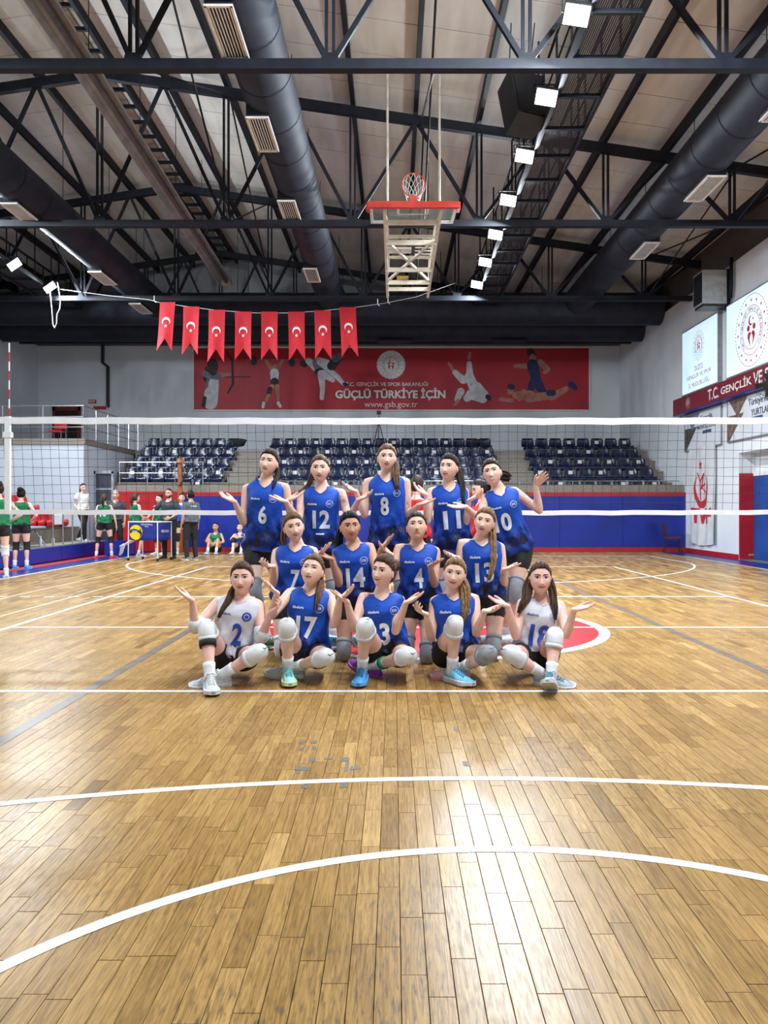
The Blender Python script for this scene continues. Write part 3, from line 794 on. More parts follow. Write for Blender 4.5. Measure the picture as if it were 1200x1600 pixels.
# ------------------------------------------------------------------ emblem used on several signs
def emblem(parent, c, ex, ey, ez, r, m_ring, m_fig, off=.006, base=None, t=.002):
    c = Vector(c) + ez * off
    if base: MB().prism([(r * 1.04 * (1 + .025 * (i % 2)) * math.cos(i * TAU / 48), r * 1.04 * (1 + .025 * (i % 2)) * math.sin(i * TAU / 48)) for i in range(48)], c - ez * .003, ex, ey, ez, .002).build('emblem_disc', base, parent)
    g = MB()
    for k in range(60):
        a = TAU * k / 60
        g.prism([(q[0] * r * .018, q[1] * r * .018) for q in ((-1, -1), (1, -1), (1, 1), (-1, 1))], c + ex * r * .97 * math.cos(a) + ey * r * .97 * math.sin(a), ex, ey, ez, t)
    for r0, r1 in ((.66, .675), (.50, .515)): g.ring(c, ex, ey, ez, r * r0, r * r1, t, n=48)
    for k in range(16):
        a = TAU * k / 16
        g.prism(star_poly(r * .06), c + ex * r * .82 * math.cos(a) + ey * r * .82 * math.sin(a), ex, ey, ez, t)
    word = 'TÜRKİYE CUMHURİYETİ GENÇLİK VE SPOR BAKANLIĞI'
    for k, chh in enumerate(word):
        if chh == ' ': continue
        a = math.radians(225) - math.radians(270) * k / (len(word) - 1)
        e = ex * math.cos(a) + ey * math.sin(a); tg = ex * math.sin(a) - ey * math.cos(a)
        text_on(g, chh, c + e * r * .585, tg, e, ez, height=r * .085, off=t, bold=.01)
    g.build('emblem_rings', m_ring, parent)
    f = MB()
    for s in (-1, 1):
        f.prism([(r * .085 * math.cos(i * TAU / 16), r * .085 * math.sin(i * TAU / 16)) for i in range(16)], c + ex * s * r * .17 + ey * r * .08, ex, ey, ez, t)
        f.prism([(s * r * q[0], r * q[1]) for q in ((.01, -.08), (.08, -.02), (.2, -.06), (.22, -.16), (.15, -.3), (.05, -.42), (.1, -.26), (.08, -.16))], c, ex, ey, ez, t)
    f.prism([(x * r, y * r) for x, y in crescent_poly(.14, .115, .05, .3, 12)], c + ey * r * .27 - ex * r * .02, ex, ey, ez, t)
    f.prism(star_poly(r * .05), c + ey * r * .30 + ex * r * .11, ex, ey, ez, t)
    f.build('emblem_figure', m_fig, parent)

# ------------------------------------------------------------------ big red banner on the back wall
DB = 30.36
bn = thing('wall_banner', P(611, 641, DB), 'long red ministry banner with athletes on the back wall', 'banner')
M_bred = mat('red_banner_print', (176, 20, 40), .55, col2=(150, 14, 34), nscale=.5)
M_bwht = mat('banner_white_print', (222, 220, 216), .6, col2=(206, 204, 200))
a, b = P(302, 641, DB), P(921, 543, DB)
MB().span((a.x, YB - .06, a.z), (b.x, YB - .03, b.z)).build('sheet', M_bred, bn)
fr = MB()
for p, q in (((a.x, a.z), (b.x, a.z)), ((a.x, b.z), (b.x, b.z)), ((a.x, a.z), (a.x, b.z)), ((b.x, a.z), (b.x, b.z))):
    fr.bar((p[0], YB - .045, p[1]), (q[0], YB - .045, q[1]), .045, .045)
fr.build('frame', M_bwht, bn)
YS = YB - .06
def bpt(px, py): p = P(px, py, DB); return Vector((p.x, YS, p.z))
emblem(bn, bpt(611, 570), X_, Z_, -Y_, 21 * DB / F, mat('banner_grey_print', (110, 100, 104), .6, col2=(96, 88, 92)), M_bred, base=M_bwht)
a, b = bpt(522, 624), bpt(706, 608)
MB().span((a.x, YS - .003, a.z), (b.x, YS + .001, b.z)).build('title_band', mat('darker_red_print', (150, 12, 30), .55, col2=(136, 10, 28)), bn)
for s, px, py, wpx, bold in (('T.C. GENÇLİK VE SPOR BAKANLIĞI', 604.5, 600, 129, .012), ('GÜÇLÜ TÜRKİYE İÇİN', 610, 615.5, 172, .035), ('www.gsb.gov.tr', 611, 633, 83, .0)):
    mb = MB(); text_on(mb, s, bpt(px, py), X_, Z_, -Y_, width=wpx * DB / F, off=.006, bold=bold); mb.build('lettering', M_bwht, bn)
PRN = {'w': mat('print_white_cloth', (206, 206, 210), .7, col2=(176, 178, 186), nscale=5), 'g': mat('print_grey_cloth', (120, 122, 134), .7, col2=(88, 90, 104), nscale=5),
       'k': mat('print_dark', (26, 24, 34), .7, col2=(44, 42, 54), nscale=6), 's': mat('print_skin', (178, 124, 104), .7, col2=(146, 94, 78), nscale=5),
       'n': mat('print_navy', (22, 28, 66), .7, col2=(34, 44, 92), nscale=5), 'b': mat('print_brown', (70, 44, 40), .7, col2=(52, 32, 30), nscale=5)}
def caps2(x0, y0, r0, x1, y1, r1, n=7):
    a = math.atan2(y1 - y0, x1 - x0)
    return [(x0 + r0 * math.cos(a + t), y0 + r0 * math.sin(a + t)) for t in np.linspace(math.pi / 2, 3 * math.pi / 2, n)] + [(x1 + r1 * math.cos(a + t), y1 + r1 * math.sin(a + t)) for t in np.linspace(-math.pi / 2, math.pi / 2, n)]
def figure(name, parts):
    root = None; k = DB / F
    for i, (c, x0, y0, r0, x1, y1, r1) in enumerate(parts):
        poly = [(CX + (x - VX) * k, CZ + (VY - y) * k) for x, y in caps2(x0, y0, r0, x1, y1, r1)]
        MB().prism(poly[::-1], (0, YS - .001, 0), X_, Z_, -Y_, .003 + .0012 * i).build(name, PRN[c], bn)
# archer
figure('printed_archer', [('k', 324, 590, 7, 331, 600, 5), ('g', 333, 592, 10, 330, 615, 11), ('w', 334, 598, 8, 332, 620, 9), ('w', 330, 615, 11, 329, 629, 11), ('k', 320, 622, 3, 318, 634, 3), ('s', 342, 586, 4, 360, 585, 2.5), ('g', 322, 584, 6, 340, 588, 6),
    ('k', 332, 568, 8, 333, 574, 8), ('b', 324, 576, 4, 334, 582, 5), ('k', 354, 550, 1.2, 363, 562, 1.6), ('k', 363, 562, 1.6, 364, 600, 1.6), ('k', 364, 600, 1.6, 356, 614, 1.2), ('k', 352, 589, .6, 391, 589, .6)])
# weightlifter
figure('printed_weightlifter', [('g', 385, 562, .8, 465, 562, .8), ('k', 396, 561, 5, 397, 566, 5), ('k', 455, 565, 5, 456, 568, 5), ('s', 415, 563, 2.2, 424, 576, 3), ('s', 441, 563, 2.2, 434, 576, 3), ('s', 430, 573, 4, 430, 577, 4), ('w', 429, 583, 7, 429, 592, 6),
    ('k', 429, 596, 6, 428, 600, 6), ('s', 425, 604, 4, 420, 614, 3.4), ('s', 433, 604, 4, 435, 614, 3.2), ('k', 422, 608, 4, 420, 614, 3.6), ('s', 420, 618, 3, 413, 630, 2), ('s', 435, 616, 3, 435, 628, 2.2), ('w', 412, 630, 2.5, 411, 636, 2.2), ('w', 435, 630, 2.6, 438, 635, 2.2)])
# taekwondo pair
figure('printed_fighter', [('k', 476, 569, 5, 472, 568, 4), ('w', 482, 564, 5, 496, 574, 8), ('g', 494, 566, 6, 500, 580, 7), ('k', 496, 581, 5, 504, 580, 5), ('w', 502, 584, 6, 504, 606, 4), ('w', 504, 606, 4, 503, 622, 3.5), ('w', 504, 584, 6, 520, 594, 3.5),
    ('w', 498, 562, 4, 512, 566, 4), ('w', 500, 566, 5, 528, 590, 4), ('w', 528, 590, 4, 537, 600, 3), ('k', 538, 600, 2.6, 541, 601, 2.6), ('k', 518, 572, 7, 529, 558, 6), ('g', 524, 560, 6, 532, 556, 5)])
# judo pair
figure('printed_judoka', [('s', 701, 567, 2, 708, 578, 2.6), ('s', 734, 552, 2.4, 733, 560, 2.6), ('w', 711, 582, 4.5, 724, 594, 6), ('w', 733, 568, 4, 734, 588, 6), ('w', 733, 588, 7, 740, 604, 8), ('k', 738, 601, 2, 746, 598, 2), ('w', 744, 604, 8, 756, 618, 8), ('w', 736, 616, 8, 755, 624, 6),
    ('w', 720, 612, 6, 714, 624, 4), ('s', 716, 626, 2.6, 711, 632, 2.4), ('k', 764, 622, 4, 762, 620, 4), ('w', 744, 610, 7, 730, 622, 6)])
# wrestling pair
figure('printed_wrestler', [('s', 805, 572, 3, 822, 572, 4), ('s', 844, 566, 5, 856, 577, 4), ('s', 856, 577, 4, 851, 582, 3), ('s', 832, 563, 5, 833, 568, 5), ('k', 829, 550, 6, 831, 554, 6), ('s', 832, 558, 5, 833, 560, 5), ('n', 832, 570, 9, 837, 590, 8), ('n', 836, 594, 8, 830, 606, 6),
    ('n', 838, 596, 8, 848, 612, 6), ('s', 806, 618, 6, 828, 618, 8), ('s', 818, 612, 4, 812, 624, 3), ('s', 798, 608, 5, 797, 612, 5), ('k', 797, 604, 4.5, 800, 605, 4.5), ('s', 826, 622, 7, 862, 618, 6), ('s', 862, 620, 6, 884, 608, 4.5), ('n', 858, 614, 5, 864, 614, 5), ('s', 782, 624, 3, 800, 626, 3), ('n', 892, 600, 4.5, 899, 606, 3.5)])

# ------------------------------------------------------------------ right wall signs
def ry(px): return (XR - CX) * F / (px - VX) + CY             # Y of a column of pixels on the right wall
EXR, EYR, EZR = -Y_, Z_, -X_                                   # reading direction, up, out of the right wall
M_lit = mat('lit_sign_face', (206, 230, 242), .4, emit=.55, col2=(190, 222, 240), nscale=.9)
M_sred = mat('red_sign_print', (190, 30, 56), .5, col2=(176, 26, 48))
M_alu = mat('sign_aluminium', (150, 154, 160), .4, metal=.5, col2=(136, 140, 146))
def lightbox(y0, y1, z0, z1, label):
    o = thing('light_box_sign', (XR - .06, (y0 + y1) / 2, z0), label, 'sign')
    MB().span((XR - .12, y0, z0), (XR - .002, y1, z1)).build('box', M_alu, o)
    MB().span((XR - .128, y0 + .04, z0 + .04), (XR - .121, y1 - .04, z1 - .04)).build('lit_face', M_lit, o)
    return o
y0, y1 = ry(1129), ry(1072)
o = lightbox(y0, y1, 4.60, 6.50, 'lit white sign with small emblem and three lines of red lettering')
cy = (y0 + y1) / 2
emblem(o, (XR - .128, cy, 5.87), EXR, EYR, EZR, .42, M_sred, M_sred)
for k, s in enumerate(('DÜZCE', 'GENÇLİK VE SPOR', 'İL MÜDÜRLÜĞÜ')):
    mb = MB(); text_on(mb, s, (XR - .128, cy, 5.28 - .22 * k), EXR, EYR, EZR, height=.17, width=(.62, 1.75, 1.5)[k], off=.004); mb.build('lettering', M_sred, o)
y1 = ry(1142); y0 = y1 - 3.1
o = lightbox(y0, y1, 4.60, 6.50, 'lit white sign with the large red round emblem')
emblem(o, (XR - .128, ry(1187) + .15, 5.55), EXR, EYR, EZR, .88, M_sred, M_sred)
y1 = ry(1063)
o = thing('sign_strip', (XR - .1, 9, 4.1), 'dark red strip sign with white lettering under the light boxes', 'sign')
MB().span((XR - .22, 1.0, 4.10), (XR - .002, y1, 4.56)).build('box', mat('maroon_sign_box', (122, 34, 50), .4, col2=(108, 28, 44)), o)
MB().span((XR - .23, 1.0, 4.07), (XR - .002, y1, 4.10)).build('lower_edge', M_bluepad, o)
emblem(o, (XR - .22, ry(1087), 4.33), EXR, EYR, EZR, .17, M_bwht, M_bwht)
full = 'T.C. GENÇLİK VE SPOR BAKANLIĞI'; ys = ry(1119); FW = text2d(full, .02)[2]; at_ = 0
for wd in full.split(' '):
    k1 = full.index(wd, at_) + len(wd); at_ = k1
    xr_ = text2d(full[:k1], .02)[2] * 6.4 / FW; ww = text2d(wd, .02)[2] * 6.4 / FW
    mb = MB(); text_on(mb, wd, (XR - .22, ys - xr_ + ww / 2, 4.33), EXR, EYR, EZR, width=ww, height=.30, off=.006, bold=.02); mb.build('lettering', M_bwht, o)

M_poster = mat('poster_white', (214, 218, 224), .5, col2=(200, 206, 214), nscale=2)
M_pbrown = mat('poster_brown_photo', (128, 104, 92), .6, col2=(84, 66, 58), nscale=7)
M_pgreen = mat('poster_dark_photo', (92, 84, 76), .6, col2=(46, 54, 50), nscale=14)
M_pink = mat('poster_dark_ink', (40, 44, 60), .6, col2=(54, 58, 74))
def poster(y0, y1, z0, z1, label, words, photo, tri):
    o = thing('wall_poster', (XR - .02, (y0 + y1) / 2, z0), label, 'poster')
    MB().span((XR - .035, y0, z0), (XR - .002, y1, z1)).build('sheet', M_poster, o)
    fr = MB()
    for zz in (z0, z1): fr.span((XR - .045, y0, zz - .02), (XR - .002, y1, zz + .02))
    for yy in (y0, y1): fr.span((XR - .045, yy - .02, z0), (XR - .002, yy + .02, z1))
    fr.build('frame', M_alu, o)
    H = z1 - z0
    pc = Vector((XR - .035, y1, z0))
    MB().prism([(0.02, .02), (.02, .62 * H), (.30, .62 * H), (.95, .62 * H), (.12, .02)], pc, EXR, EYR, EZR, .003).build('photo', photo, o)
    MB().prism([(0.1, H - .02), (1.15, H - .02), (.6, .55 * H)], pc, EXR, EYR, EZR, .005).build('photo', tri, o)
    for s, x, z, wd, hh in words:
        mb = MB(); text_on(mb, s, pc + EXR * x + EYR * z, EXR, EYR, EZR, width=wd, height=hh, off=.006, bold=.01); mb.build('lettering', M_pink, o)
    MB().prism([(1.35, .40), (1.95, .40), (1.95, .49), (1.35, .49)], pc, EXR, EYR, EZR, .004).build('tag', mat('poster_blue', (60, 84, 140), .6, col2=(50, 72, 124)), o)
poster(ry(1129), ry(1072), 2.98, 4.02, 'white wall poster with photo corner, above the hanging crescent flag', [('Gençlik', 1.6, .84, .9, .16), ('MERKEZLERİ', 1.6, .62, 1.3, .15)], M_pgreen, mat('poster_violet', (116, 118, 150), .6, col2=(100, 102, 134)))
poster(ry(1139) - 3.4, ry(1139), 3.0, 4.06, 'white wall poster with brown photo, above the doorway', [("Türkiye'nin", 1.75, .84, 1.1, .22), ('YURTLARI', 1.85, .60, 1.0, .16)], M_pbrown, M_pbrown)
# hanging cloth with crescent and letters
yb, ya = ry(1080.5), ry(1121)
o = thing('hanging_banner', (XR - .05, (ya + yb) / 2, .33), 'white cloth flag with red crescent and TVF letters hanging on the right wall', 'banner')
M_cloth = mat('white_cloth', (206, 208, 212), .8, col2=(192, 195, 200), nscale=3)
nx, nz = 36, 24; vs = []; fs = []
def cl(u, v):                                  # u 0..1 along reading direction, v 0..1 downwards
    sag = .035 * math.sin(u * 21 + 2 * v) * (.3 + .7 * v) + .02 * math.sin(u * 9 - 5 * v)
    return Vector((XR - .07 + sag * .8, yb + (ya - yb) * u, 3.02 - (2.68 + .08 * math.sin(u * math.pi)) * v))
for j in range(nz + 1):
    for k in range(nx + 1): vs.append(cl(k / nx, j / nz))
for j in range(nz):
    for k in range(nx):
        a = j * (nx + 1) + k; fs.append((a, a + 1, a + nx + 2, a + nx + 1))
n0 = len(vs); vs += [p + X_ * .004 for p in vs]; fs += [tuple(n0 + i for i in f[::-1]) for f in fs]
MB().add(vs, fs).build('cloth', M_cloth, o, smooth=True)
M_rink = mat('red_cloth_ink', (198, 36, 56), .7, col2=(184, 30, 48))
LW = yb - ya
def onc(x, z): p = cl(x / LW, (3.02 - z) / 2.7); return p - X_ * .012
def cpatch(nm, poly, cx, cz, quad=None):
    vs = [onc(cx + x, cz + z) for x, z in poly]
    MB().add(vs, quad or [tuple(range(len(vs)))]).build(nm, M_rink, o)
cp = crescent_poly(.52, .44, .105, math.pi / 2, 18)
cpatch('crescent', [(x, z) for x, z in cp], LW * .5, 1.86, [(k, k + 1, 34 - k, 35 - k) for k in range(17)])
sp_ = star_poly(.16); cpatch('star', [(0, 0)] + sp_, LW * .48, 2.52, [(0, 1 + k, 1 + (k + 1) % 10) for k in range(10)])
for q in (((-.35, .45), (-.05, .2)), ((-.05, .2), (.2, .42)), ((-.05, .2), (-.02, -.3)), ((.2, .42), (.05, .05)), ((.05, .05), (.3, -.1)), ((-.02, .0), (.25, .15))):
    (x0, z0), (x1, z1) = q
    MB().tube([onc(LW * .5 + lerp(x0, x1, t), 1.86 + lerp(z0, z1, t)) for t in np.linspace(0, 1, 5)], .016, 5).build('player_outline', M_rink, o)
v_, f_, tw, th = text2d('TVF', .05)
MB().add([onc(LW * .5 + x * 1.35 / tw, 1.12 + z * .42 / th) for x, z in v_], f_).build('lettering', M_rink, o)

# heater unit, pipe, wall fan
c = P(1121, 453, 20.5)
o = thing('unit_heater', (XR - .35, c.y, c.z - .45), 'grey box unit heater mounted high on the right wall', 'heater')
MB().box((XR - .48, c.y, c.z), (.62, .62, .86)).build('case', mat('grey_heater_case', (168, 170, 170), .45, col2=(150, 152, 154)), o)
for k in range(11):
    MB().box((XR - .795, c.y, c.z - .34 + .066 * k), (.02, .54, .03), Matrix.Rotation(-.5, 3, 'Y')).build('louvre', M_steel, o)
MB().box((XR - .788, c.y, c.z), (.01, .56, .78)).build('louvre_back', M_black, o)
MB().box((XR - .48, c.y, c.z - .46), (.56, .56, .06)).build('tray', M_black, o)
MB().box((XR - .1, c.y, c.z), (.18, .3, 1.0)).build('bracket', M_steel, o)
MB().tube([(XR - .1, c.y - .35, c.z - .3), (XR - .1, c.y - .42, c.z), (XR - .1, c.y - .42, c.z + .7)], .05, 8).build('pipe', M_steel, o, smooth=True)
fy, fz = 17.2 + CY, 3.97
o = thing('wall_fan', (XR - .4, fy, fz), 'round black wall fan at the right edge in front of the strip sign', 'fan')
fc = Vector((XR - .55, fy, fz))
fd = Vector((-.75, -.6, -.25)).normalized(); fd, fs_, fu = frame_of(fd)
for rr in (.30, .22, .13): MB().ring(fc + fd * (.08 if rr < .3 else 0), fs_, fu, fd, rr - .008, rr, .012, 28).build('guard_ring', M_black, o)
for k in range(14):
    a = TAU * k / 14; e = fs_ * math.cos(a) + fu * math.sin(a)
    MB().tube([fc + e * .3, fc + e * .2 + fd * .07, fc + e * .05 + fd * .09], .004, 4).build('guard_wire', M_black, o)
for k in range(4):
    a = TAU * k / 4; e = fs_ * math.cos(a) + fu * math.sin(a); e2 = -fs_ * math.sin(a) + fu * math.cos(a)
    MB().add([fc + e * .04, fc + e * .26 + e2 * -.07 - fd * .02, fc + e * .26 + e2 * .07 + fd * .02, fc + e * .04 + e2 * .04], [(0, 1, 2, 3), (3, 2, 1, 0)]).build('blade', M_black, o)
MB().tube([fc - fd * .22, fc + fd * .05], .09, 14).build('motor', M_black, o)
MB().tube([fc - fd * .18, (XR - .25, fy, fz - .1), (XR - .23, fy, fz - .1)], .03, 8).build('arm', M_black, o)

# ------------------------------------------------------------------ back wall and gallery details
o = MB().tube([P(160.5, 528, 30.35), P(160.5, 567, 30.35), P(168.5, 573, 30.35), P(168.5, 634, 30.35), P(170.5, 635, 30.35)], .065, 10).build('drain_pipe', M_black, loc=P(168, 634, 30.2))
tag(o, 'black drain pipe with a bend on the back wall at the left', 'pipe')
for px, py, ww, hh, s, lab in ((143.5, 627, 12, 6, 'EXIT', 'small red and white exit sign high on the back wall'), (155, 637, 20, 5, None, 'long red sign below the exit sign on the back wall')):
    p = P(px, py, 30.34); k = 30.34 / F
    o = thing('wall_sign', (p.x, YB - .02, p.z), lab, 'sign')
    MB().box((p.x, YB - .02, p.z), (ww * k, .03, hh * k)).build('plate', M_redbase, o)
    if s:
        mb = MB(); text_on(mb, s, (p.x, YB - .036, p.z), X_, Z_, -Y_, width=ww * k * .8, off=.003, bold=.03); mb.build('lettering', M_bwht, o)
k = 30.3 / F; p0, p1 = P(83, 634, 30.3), P(123, 666, 30.3)
o = thing('door_3', (p0.x + .5, YB - .05, GZ), 'open red door on the gallery in the back wall', None); o['kind'] = 'structure'
MB().span((p0.x, YB - .05, GZ), (p1.x, YB - .002, p0.z)).build('opening_shade_panel', mat('painted_room_shade', (26, 12, 14), .8, col2=(34, 18, 18)), o)  # flat panel on the uncut wall; the unlit interior is put into its colour
MB().span((p0.x - .05, YB - .08, p0.z - .18), (p1.x + .05, YB - .001, p0.z + .04)).build('door_frame', mat('dark_red_frame', (110, 14, 24), .5, col2=(96, 10, 20)), o)
for q in (p0.x, p1.x): MB().span((q - .05, YB - .08, GZ), (q + .05, YB - .001, p0.z)).build('door_frame', MATS['dark_red_frame'], o)
def plain_chair(name, c, rz, label, ms, mf, red_h=.8, s=1.0):
    o = thing(name, c, label, 'chair')
    R = Matrix.Rotation(rz, 3, 'Z'); c = Vector(c)
    def L(x, y, z): return c + R @ Vector((x * s, y * s, z * s))
    mb = MB(); mb.bar(L(0, -.22, .45), L(0, .2, .45), .42 * s, .05 * s); mb.build('seat', ms, o)
    mb = MB(); mb.bar(L(0, .2, .55), L(0, .28, .86), .40 * s, .04 * s, up=R @ Y_); mb.build('backrest', ms, o)
    for sx in (-.2, .2):
        MB().tube([L(sx, -.22, 0), L(sx, -.2, .45)], .012, 6).build('leg', mf, o)
        MB().tube([L(sx, .24, 0), L(sx, .18, .45), L(sx, .28, .86)], .012, 6).build('leg', mf, o)
    return o
M_rseat = mat('red_plastic_seat', (186, 24, 34), .4, col2=(166, 18, 28))
plain_chair('plastic_chair', (P(90, 680, 25).x, 25 + CY, GZ), 0, 'small red chair standing on the gallery by the red door', M_rseat, M_chrome, s=.95)
plain_chair('stacking_chair', (P(1049, 862, 23.05).x, 22.95 + CY, 0), 1.35, 'dark red upholstered chair in the corner by the blue padding', mat('maroon_fabric', (92, 18, 30), .8, col2=(76, 14, 24)), M_black)

# ------------------------------------------------------------------ stadium seats
M_seat = mat('navy_seat_plastic', (10, 20, 48), .26, col2=(13, 25, 56), nscale=3, spec=.5)
prof = [(-.17, .03, .17), (-.21, .08, .20), (-.205, .135, .21), (-.14, .15, .215), (0, .125, .215), (.1, .13, .21), (.15, .17, .205), (.175, .26, .205), (.195, .36, .195), (.205, .425, .165), (.215, .435, .15)]
def seat_mesh():
    vs = []; fs = []; M = 8
    for side in (0, 1):
        for i, (y, z, wd) in enumerate(prof):
            for k in range(M + 1):
                u = -1 + 2 * k / M
                lift = .045 * abs(u) ** 3 if i > 1 else 0
                yy = y - (lift if i >= 6 else 0) ; zz = z + (lift if i < 6 else 0)
                if side: yy += .012 if i >= 6 else 0; zz -= 0 if i >= 6 else .014
                vs.append((u * wd * 1.06, yy, zz * 1.1))
    n = len(prof) * (M + 1)
    for i in range(len(prof) - 1):
        for k in range(M):
            a = i * (M + 1) + k
            fs.append((a, a + 1, a + M + 2, a + M + 1)); fs.append((n + a, n + a + M + 1, n + a + M + 2, n + a + 1))
    for i in range(len(prof) - 1):
        a = i * (M + 1); fs.append((a, a + M + 1, n + a + M + 1, n + a)); a += M; fs.append((a, n + a, n + a + M + 1, a + M + 1))
    a = (len(prof) - 1) * (M + 1)
    for k in range(M): fs.append((a + k, a + k + 1, n + a + k + 1, n + a + k))
    me = bpy.data.meshes.new('seat_shell'); me.from_pydata(vs, [], fs); me.materials.append(M_seat)
    me.polygons.foreach_set('use_smooth', [True] * len(me.polygons)); return me
me_seat = seat_mesh()
me_br = MB().span((-.12, -.1, 0), (.12, .12, .125)).mesh('bracket'); me_br.materials.append(M_steel)
R_ = Matrix.Rotation(-.22, 3, 'X')
me_st = MB().box((0, .168, .335), (.13, .006, .12), R_).mesh('number_sticker'); me_st.materials.append(mat('paper_sticker', (216, 212, 210), .6, col2=(188, 180, 180), nscale=40))
rng = random.Random(5)
rown = ['front row', 'second row up', 'third row up', 'fourth row up', 'back row']
for bname, xa, xb, n in (('left', -8.95, -5.75, 7), ('middle', -4.66, 3.02, 17), ('right', 4.05, 7.92, 8)):
    for i in range(5):
        for k in range(n):
            if i == 0 and bname == 'left' and k != 5: continue
            x = lerp(xa, xb, (k + .5) / n)
            stick = (k + i) % 2 == 1 and rng.random() < .9
            lab = 'navy plastic stadium seat, %s from the left in the %s, %s block' % (ORD[k], rown[i], bname)
            o = thing('stadium_seat', (x, row_y[i] + .42, T0 + RISE * i), lab, 'seat', 'navy stadium seats, %s block' % bname)
            for nm, me in (('seat_shell', me_seat), ('bracket', me_br)) + ((('number_sticker', me_st),) if stick else ()):
                c = bpy.data.objects.new(nm, me); COL.objects.link(c); c.parent = o
# black jackets left on the back-row seats
for px, lab in ((372, 'black jacket thrown over a back-row seat of the left block'), (741, 'black jacket thrown over a back-row seat of the middle block')):
    p = P(px, 690, 27.4); mb = MB()
    bm = bmesh.new(); bmesh.ops.create_icosphere(bm, subdivisions=3, radius=1)
    for v in bm.verts:
        q = v.co; f_ = 1 + .18 * math.sin(7 * q.x + 3 * q.z) * math.cos(5 * q.y + q.z)
        v.co = Vector((q.x * .24 * f_, q.y * .10, q.z * (.09 if q.z > 0 else .2) * f_))
    me = bpy.data.meshes.new('jacket'); bm.to_mesh(me); bm.free()
    o = link_mesh('jacket', me, None, [mat('black_cloth', (18, 18, 20), .9, col2=(28, 28, 30), nscale=9)], True); o.location = (p.x, row_y[4] + .60, T0 + RISE * 4 + .38)
    tag(o, lab, 'jacket')
# camera tripod behind the top row
c = Vector((P(592, 690, 28.6).x, 28.6 + CY, T0 + RISE * 4))
o = thing('camera_tripod', c, 'black camera tripod standing behind the top row of seats', 'tripod')
hub = c + Z_ * 1.2
for a in (.5, 2.6, 4.7): MB().tube([c + Vector((.32 * math.cos(a), .32 * math.sin(a), 0)), hub], .016, 6).build('leg', M_black, o)
MB().tube([hub - Z_ * .2, hub + Z_ * .25], .016, 6).build('column', M_black, o)
MB().box(hub + Z_ * .3, (.16, .2, .12)).tube([hub + Z_ * .3 - Y_ * .1, hub + Z_ * .3 - Y_ * .2], .04, 10).build('camera', M_black, o)
# wooden post with a black strap behind the coaches
c = Vector((P(281.5, 770, 23.2).x, 23.2 + CY, 0))
o = thing('wooden_post', c, 'orange wooden post with a black diagonal strap behind the coach', 'post')
zt = P(281, 716, 23.2).z
MB().bar(c, c + Z_ * (zt - .12), .12, .10).build('post', mat('orange_wood', (168, 92, 44), .5, col2=(140, 72, 32), stretch=(1, 1, .2), nscale=12), o)
MB().tube([c + Z_ * (zt - .14), c + Z_ * (zt - .1), c + Z_ * zt], [.12, .11, .07], 12).build('cap', MATS['orange_wood'], o)
MB().tube([c + Vector((.0, -.06, zt - .82)), P(302, 722, 23.1)], .02, 6).build('strap', M_black, o)

# ------------------------------------------------------------------ volleyball net
nt_ = thing('volleyball_net', (0, 0, 0), 'volleyball net with white bands stretched across the court', 'net')
NT, NBm = 2.24, 1.235
M_band = mat('white_net_band', (236, 238, 240), .6, col2=(222, 226, 230), nscale=6)
def nx_(u): return lerp(-4.85, 4.85, u)
def wob(x, z): return .006 * math.sin(x * 5.1 + z * 3) + .004 * math.sin(x * 11.7)
pts = 40
def band(z0, z1, nm):
    vs = []; fs = []
    for i in range(pts + 1):
        x = nx_(i / pts); sag = -.012 * (1 - (x / 4.85) ** 2) + .004 * math.sin(x * 9)
        for yy, z in ((-.012, z0), (-.012, z1), (.012, z1), (.012, z0)): vs.append((x, yy + .004 * math.sin(x * 7), z + sag))
    for i in range(pts):
        for k in range(4): fs.append((i * 4 + k, i * 4 + (k + 1) % 4, i * 4 + 4 + (k + 1) % 4, i * 4 + 4 + k))
    MB().add(vs, fs).build(nm, M_band, nt_)
band(NT - .07, NT, 'top_band'); band(NBm - .03, NBm + .02, 'bottom_band')
mb = MB()
nv = 97
for i in range(nv + 1):
    x = nx_(i / nv); drift = -.05 * (x / 4.85)
    mb.tube([(x + wob(x, z) + drift * (2.2 - z), .003 * math.sin(i), z) for z in np.linspace(NT - .06, NBm, 6)], .0019, 4, caps=False)
for j in range(1, 10):
    z = NBm + (NT - .07 - NBm) * j / 10
    mb.tube([(nx_(i / 60), 0, z + .005 * math.sin(i * 1.3 + j * 2.1)) for i in range(61)], .0019, 4, caps=False)
o = mb.build('netting', mat('dark_net_cord', (24, 26, 34), .8, col2=(34, 36, 44)), nt_); o['kind'] = 'stuff'
for s in (-1, 1):
    MB().span((s * 4.49 - .028, -.018, NBm - .03), (s * 4.49 + .028, .018, NT + .005)).build('side_band', M_band, nt_)
    MB().span((s * 4.49 - .045, -.024, NT - .22), (s * 4.49 + .045, .024, NT - .16)).build('band_clip', M_band, nt_)
    for k in range(18):
        z0 = NBm + k * .1
        if s > 0 or True:
            MB().tube([(s * 4.49 - .0, .03, z0), (s * 4.49 - .0, .03, z0 + .1)], .008 if z0 < NT + .05 else .0075, 8).build('antenna_segment', M_white if k % 2 else M_redbase, nt_)
    MB().tube([(s * 5.4, 0, 0), (s * 5.4, 0, 2.5)], .05, 14).build('post', M_bluepad, nt_)
    MB().tube([(s * 4.85, 0, NT - .02), (s * 5.4, 0, NT - .02)], .005, 5).build('cable', M_steel, nt_)
    MB().tube([(s * 4.85, 0, NBm), (s * 5.4, 0, NBm)], .005, 5).build('cable', M_steel, nt_)

